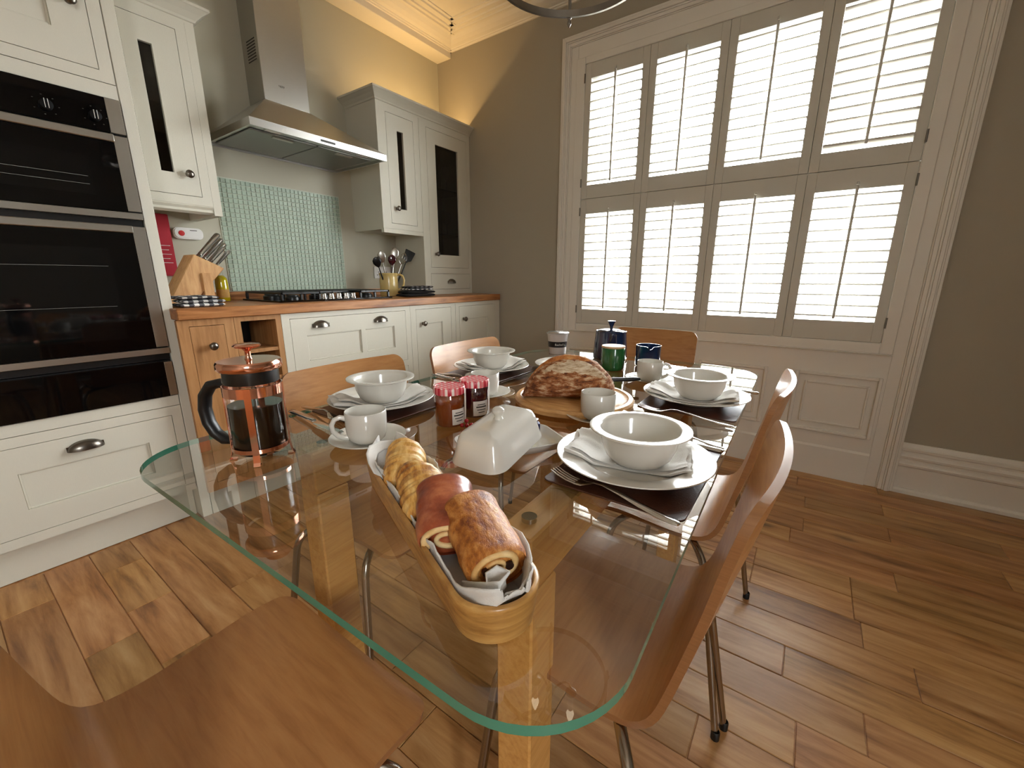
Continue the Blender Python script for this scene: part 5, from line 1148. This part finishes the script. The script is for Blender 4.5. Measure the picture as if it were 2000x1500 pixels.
def roll(name, lab, loc, yaw, length, wx, hz, mat, choc, tilt=0.0, group='chocolate pastries in the bread tray'):
    """rolled pastry: flattened cylinder of layered dough with a spiral end"""
    t = thing(name, lab, 'pastry', loc, group); t.rotation_euler = (0, tilt, yaw)
    m = MB(); N, K = 46, 44; vs = []
    for i in range(N + 1):
        u = i / N * 2 - 1; e = max(0, abs(u) - 0.80) / 0.20; sh = 1 - 0.10 * e ** 2.2
        lip = 1 + 0.02 * math.sin(u * 9)
        for k in range(K):
            a = 2 * math.pi * k / K; ca, sa = math.cos(a), math.sin(a)
            rx = wx / 2 * sh * lip * math.copysign(abs(ca) ** 0.86, ca); rz_ = hz / 2 * sh * math.copysign(abs(sa) ** 0.9, sa)
            nz_ = 0.0016 * noise.noise(Vector((u * 9, ca * 4, sa * 4)))
            vs.append((u * length / 2, rx * (1 + nz_ * 8), rz_ * (1 + nz_ * 10) + hz / 2))
    fs = [(i * K + k, i * K + (k + 1) % K, (i + 1) * K + (k + 1) % K, (i + 1) * K + k) for i in range(N) for k in range(K)]
    o = m.add(vs, fs).build('crust', mat, None, smooth=60); o.parent = t
    for sgn in (-1, 1):
        m = MB(); vs = [(sgn * (length / 2 - 0.005), 0, hz / 2)]
        for k in range(K):
            a = 2 * math.pi * k / K; vs.append((sgn * (length / 2 - 0.004), wx / 2 * 0.92 * math.copysign(abs(math.cos(a)) ** 0.86, math.cos(a)), hz / 2 + hz / 2 * 0.92 * math.copysign(abs(math.sin(a)) ** 0.9, math.sin(a))))
        o = m.add(vs, [(0, 1 + k, 1 + (k + 1) % K) for k in range(K)]).build('end_dough', mat, None, smooth=60); o.parent = t
        sp = []
        for k in range(34):
            q = k / 33; a = -0.6 + q * 10.5; sp.append((sgn * (length / 2 - 0.0035), wx * 0.40 * (1 - 0.82 * q) * math.cos(a), hz / 2 + hz * 0.40 * (1 - 0.82 * q) * math.sin(a)))
        o = MB().tube(sp, [0.0042 - 0.0018 * k / 33 for k in range(34)], 8).build('dough_spiral', 'pastry_dough', None, smooth=60); o.parent = t
        if choc:
            for dy in (-0.011, 0.012):
                o = MB().lathe([(0, 0), (0.0045, 0), (0.004, 0.003), (0, 0.0035)], 10).xf(Matrix.Translation((sgn * (length / 2 - 0.003), dy, hz * 0.5)) @ Matrix.Rotation(R(90 * sgn), 4, 'Y')).build('chocolate_stick', 'chocolate', None, smooth=50); o.parent = t
def tl_(u, v, z): p = tc + tU * u + tN * v; return (p.x, p.y, ZT0 + z)
croissant('croissant', 'golden croissant at the far end of the bread tray', tl_(0.115, 0.004, 0.026), TA - R(22), 0.105, 0.029, 0.012, R(-10))
croissant('croissant', 'golden croissant tucked behind the glazed roll in the tray', tl_(0.022, -0.004, 0.026), TA - R(10), 0.110, 0.030, 0.010, R(-8))
roll('chocolate_roll', 'reddish glazed rolled pastry in the middle of the tray', tl_(-0.048, -0.001, 0.031), TA - R(20), 0.085, 0.066, 0.046, 'roll_glazed', False, R(-12))
roll('chocolate_pastry', 'flaky golden chocolate pastry at the near end of the tray', tl_(-0.112, 0.011, 0.031), TA - R(8), 0.096, 0.062, 0.048, 'pastry_gold', True, R(-8))

# bread board, loaf and bread knife
bc = (0.938, 0.468, ZT0)
t = thing('bread_board', 'round wooden bread board under the loaf', 'board', bc)
MB().lathe([(0, 0.001), (0.142, 0.001), (0.150, 0.005), (0.151, 0.014), (0.147, 0.0195), (0.137, 0.020), (0.134, 0.0175), (0.126, 0.0165), (0.122, 0.0195), (0, 0.0200)], 72, bc).build('board', 'board_wood', t, smooth=40)
ly = math.atan2(-0.817, 0.577)
t = thing('bread_loaf', 'crusty floured loaf of bread on the round board', 'bread', (0.925, 0.478, ZT0 + 0.0203), rz=ly)
m = MB(); NU, NV = 64, 40; vs = []
for i in range(NU + 1):
    u = i / NU * 2 - 1; w_ = math.sqrt(max(0, 1 - abs(u) ** 2.6)); hgt = 0.100 * (max(0, 1 - abs(u - 0.04) ** 2.2)) ** 0.62 + 0.002
    for k in range(NV):
        a = 2 * math.pi * k / NV; ca, sa = math.cos(a), math.sin(a)
        y = 0.070 * w_ * ca * (1 - 0.18 * max(0, sa)); z = hgt * 0.36 + (hgt * 0.64 * sa if sa > 0 else hgt * 0.36 * sa)
        nz_ = noise.noise(Vector((u * 6, ca * 3, sa * 3))) * 0.004 + noise.noise(Vector((u * 22, ca * 9, sa * 9))) * 0.0015
        line = 0.0022 * (1 if math.sin((sa * 1.3 + u * 0.35) * 16) > 0.72 else 0) * w_
        vs.append((u * 0.118, y * (1 + nz_ * 6) - line * ca, max(0, z + (nz_ - line * max(0, sa)) * (sa > -0.3))))
fs = [(i * NV + k, i * NV + (k + 1) % NV, (i + 1) * NV + (k + 1) % NV, (i + 1) * NV + k) for i in range(NU) for k in range(NV)] + [tuple(range(NV)), tuple(range(NU * NV, NU * NV + NV))]
o = m.add(vs, fs).build('crumb_crust', 'bread_crust', None, smooth=70); o.parent = t
def loaf_patch(name, mat, a0, a1, u0, u1, off):
    m = MB(); n1, n2 = 26, 12; vs = []
    for i in range(n1 + 1):
        u = u0 + (u1 - u0) * i / n1; w_ = math.sqrt(max(0, 1 - abs(u) ** 2.6)); hgt = 0.100 * (max(0, 1 - abs(u - 0.04) ** 2.2)) ** 0.62 + 0.002
        tap = max(0, math.sin(math.pi * i / n1)) ** 0.5
        am = (a0 + a1) / 2
        for k in range(n2 + 1):
            a = R(am + (a0 - am + (a1 - a0) * k / n2) * tap + 10 * u); ca, sa = math.cos(a), math.sin(a); f_ = 1 + off * tap * max(0, math.sin(math.pi * k / n2)) ** 0.4 - 0.03 * (1 - max(0, math.sin(math.pi * k / n2)) ** 0.4)
            f_ += 0.02 * noise.noise(Vector((u * 14, ca * 7, sa * 7)))
            vs.append((u * 0.118, 0.070 * w_ * ca * (1 - 0.18 * max(0, sa)) * f_, (hgt * 0.36 + hgt * 0.64 * sa) * f_))
    o = m.add(vs, [(i * (n2 + 1) + k, (i + 1) * (n2 + 1) + k, (i + 1) * (n2 + 1) + k + 1, i * (n2 + 1) + k + 1) for i in range(n1) for k in range(n2)]).build(name, mat, None, smooth=70); o.parent = t
loaf_patch('floured_score', 'bread_flour', 112, 152, -0.55, 0.78, 0.035)
loaf_patch('split_ear', 'bread_ear', 90, 112, -0.86, 0.45, 0.06)
t = thing('bread_knife', 'bread knife with a black handle beside the loaf', 'knife', (1.15, 0.41, ZT0 + 0.0205))
k0, k1 = Vector((1.060, 0.530, ZT0 + 0.0235)), Vector((1.172, 0.378, ZT0 + 0.0290)); kd = (k1 - k0).normalized()
MB().tube([k0 - kd * 0.02, k0 + kd * 0.06, k0 + kd * 0.085], [0.010, 0.010, 0.008], 10, flat=0.12, upv=(0, 0, 1)).build('blade', 'chrome', t, smooth=40)
MB().tube([k0 + kd * 0.083, k0 + kd * 0.09, k0 + kd * 0.13, k0 + kd * 0.17, k1 + kd * 0.002], [0.006, 0.0085, 0.0085, 0.009, 0.006], 12, flat=0.7, upv=(0, 0, 1)).build('handle', 'black_plastic', t, smooth=60)

# far end of the table
pc = (1.300, 0.682, ZT0)
tag(MB().lathe([(r_ * 0.87, z_) for r_, z_ in plate_prof], 64).build('side_plate', 'ceramic', smooth=50), 'white side plate of berries beyond the loaf', 'plate').location = pc
bpos = [(-0.030, 0.035, 'd'), (-0.012, 0.012, 'd'), (0.000, -0.004, 'r'), (0.012, 0.010, 'r'), (0.006, -0.024, 'r'), (0.022, -0.012, 'r'), (0.020, -0.038, 'r'), (0.034, -0.030, 'd'), (-0.006, 0.030, 'r'), (0.036, -0.052, 'r')]
rb = None; bd_ = None
desc = ['far-left dark', 'left dark', 'front red', 'back red', 'low red', 'middle red', 'right red', 'right dark', 'left red', 'far-right red']
for i, (dx, dy, kd_) in enumerate(bpos):
    x, y = pc[0] + dx, pc[1] + dy
    m = MB(); s_ = 0.0105
    for q in range(22):
        ph = math.acos(1 - 2 * (q + 0.5) / 22); th_ = math.pi * (1 + 5 ** 0.5) * q
        p = Vector((math.cos(th_) * math.sin(ph), math.sin(th_) * math.sin(ph), math.cos(ph))) * (s_ * 0.78)
        m.lathe([(0, -0.0036), (0.003, -0.002), (0.0036, 0), (0.003, 0.002), (0, 0.0036)], 6, (p.x, p.y, p.z))
    m.lathe([(0, -s_ * 0.7), (s_ * 0.6, -s_ * 0.4), (s_ * 0.8, 0), (s_ * 0.6, s_ * 0.4), (0, s_ * 0.7)], 10)
    o = m.build('berry', 'berry_red' if kd_ == 'r' else 'berry_dark', smooth=80); o.location = (x, y, ZT0 + 0.0168)
    tag(o, ('raspberry' if kd_ == 'r' else 'blackberry') + f' on the berry plate, {desc[i]} one of the pile', 'berry', 'berries on the side plate')
# blue coffee pot
pc = (1.572, 0.632, ZT0); t = thing('coffee_pot', 'tall dark blue stoneware coffee pot at the window end', 'coffee pot', pc)
MB().lathe([(0, 0.0006), (0.062, 0.0006), (0.0655, 0.004), (0.066, 0.012), (0.063, 0.06), (0.0595, 0.104), (0.060, 0.110), (0.0575, 0.112), (0.054, 0.108), (0, 0.106)], 48, pc).build('body', 'stoneware_blue', t, smooth=50)
ld = MB().lathe([(0, 0.118), (0.036, 0.116), (0.050, 0.112), (0.053, 0.109), (0, 0.108)], 48, pc).build('lid', 'stoneware_blue', t, smooth=50)
MB().lathe([(0, 0.117), (0.006, 0.118), (0.0055, 0.126), (0.010, 0.137), (0.0150, 0.146), (0.0145, 0.1495), (0, 0.150)], 28, pc).build('lid_knob', 'stoneware_blue', ld, smooth=50)
sd = Vector((-0.86, -0.51, 0)).normalized(); pb = Vector(pc)
MB().tube([pb + sd * r_ + Vector((0, 0, z_)) for r_, z_ in ((0.052, 0.070), (0.062, 0.082), (0.072, 0.095), (0.079, 0.105))], [0.018, 0.015, 0.011, 0.0092], 16).build('spout', 'stoneware_blue', t, smooth=60)
hd2 = Vector((0.86, 0.51, 0)).normalized()
MB().tube([pb + hd2 * r_ + Vector((0, 0, z_)) for r_, z_ in ((0.056, 0.095), (0.08, 0.098), (0.096, 0.08), (0.094, 0.05), (0.078, 0.03), (0.060, 0.026))], 0.007, 10).build('handle', 'stoneware_blue', t, smooth=60)
# green mug
pc = (1.380, 0.543, ZT0); t = thing('stoneware_mug', 'green stoneware pot with a wooden lid in front of the coffee pot', 'mug', pc)
MB().lathe([(0, 0.0006), (0.035, 0.0006), (0.0395, 0.006), (0.0405, 0.015), (0.0405, 0.076), (0.0395, 0.078), (0.037, 0.076), (0.036, 0.02), (0, 0.015)], 44, pc).build('body', 'stoneware_green', t, smooth=50)
MB().lathe([(0, 0.0735), (0.0362, 0.0735), (0.0362, 0.0782), (0.0395, 0.0785), (0.0402, 0.083), (0.039, 0.085), (0, 0.085)], 44, pc).build('lid', 'lid_wood', t, smooth=40)
# blue creamer with a pouring lip
pc = (1.512, 0.462, ZT0); t = thing('creamer', 'small dark blue creamer jug with a pouring lip', 'creamer', pc)
m = MB(); N_ = 48; prof_ = [(0, 0.0006), (0.038, 0.0006), (0.0425, 0.006), (0.0435, 0.02), (0.0435, 0.050), (0.0440, 0.074), (0.0440, 0.077), (0.0415, 0.077), (0.0405, 0.05), (0.0395, 0.012), (0, 0.008)]
m.lathe(prof_, N_, (0, 0, 0)); la = math.atan2(-0.42, -0.9)
for i, v in enumerate(m.v):
    if v.z > 0.045 and v.xy.length > 0.02:
        d_ = (math.atan2(v.y, v.x) - la + math.pi) % (2 * math.pi) - math.pi; g_ = math.exp(-(d_ / 0.22) ** 2) * ((v.z - 0.045) / 0.032) ** 1.6
        f_ = 1 + 0.28 * g_; m.v[i] = Vector((v.x * f_, v.y * f_, v.z - 0.010 * math.exp(-(d_ / 0.14) ** 2) * ((v.z - 0.045) / 0.032)))
o = m.build('body', 'stoneware_blue', None, smooth=50); o.parent = t
MB().tube([Vector(pc) + Vector((0.9, 0.42, 0)) * r_ + Vector((0, 0, z_)) for r_, z_ in ((0.043, 0.064), (0.060, 0.066), (0.070, 0.050), (0.064, 0.030), (0.043, 0.022))], 0.005, 10).build('handle', 'stoneware_blue', t, smooth=60)
# yoghurt tub
pc = (1.555, 0.862, ZT0); t = thing('yoghurt_tub', 'pale yoghurt tub with a black band and torn foil lid', 'yoghurt tub', pc)
MB().lathe([(0, 0.0006), (0.034, 0.0006), (0.0355, 0.003), (0.0435, 0.083), (0.0462, 0.085), (0.0462, 0.088), (0.043, 0.088)], 40, pc).build('tub', 'tub_clear', t, smooth=40)
MB().lathe([(0.0386, 0.030), (0.0408, 0.054)], 40, pc).build('printed_band', 'tub_black', t, smooth=60)
m = MB(); vs = [(pc[0], pc[1], pc[2] + 0.091)]; K = 36
for k in range(K):
    a = 2 * math.pi * k / K; r_ = 0.048 + 0.003 * noise.noise(Vector((math.cos(a) * 2, math.sin(a) * 2, 1))); vs.append((pc[0] + r_ * math.cos(a), pc[1] + r_ * math.sin(a), pc[2] + 0.0895 + 0.004 * noise.noise(Vector((math.cos(a) * 3, math.sin(a) * 3, 5)))))
o = m.add(vs, [(0, 1 + k, 1 + (k + 1) % K) for k in range(K)]).build('foil_lid', 'foil_lid', t, smooth=80); md = o.modifiers.new('thickness', 'SOLIDIFY'); md.thickness = 0.0008
va = math.atan2(pc[1], pc[0]) + math.pi + 0.25
text("Rachel's", 0.013, 'lettering', 'white_print', t, Matrix.Translation((0.0402 * math.cos(va), 0.0402 * math.sin(va), 0.042)) @ Matrix.Rotation(va + math.pi / 2, 4, 'Z') @ Matrix.Rotation(R(90 - 5), 4, 'X'))
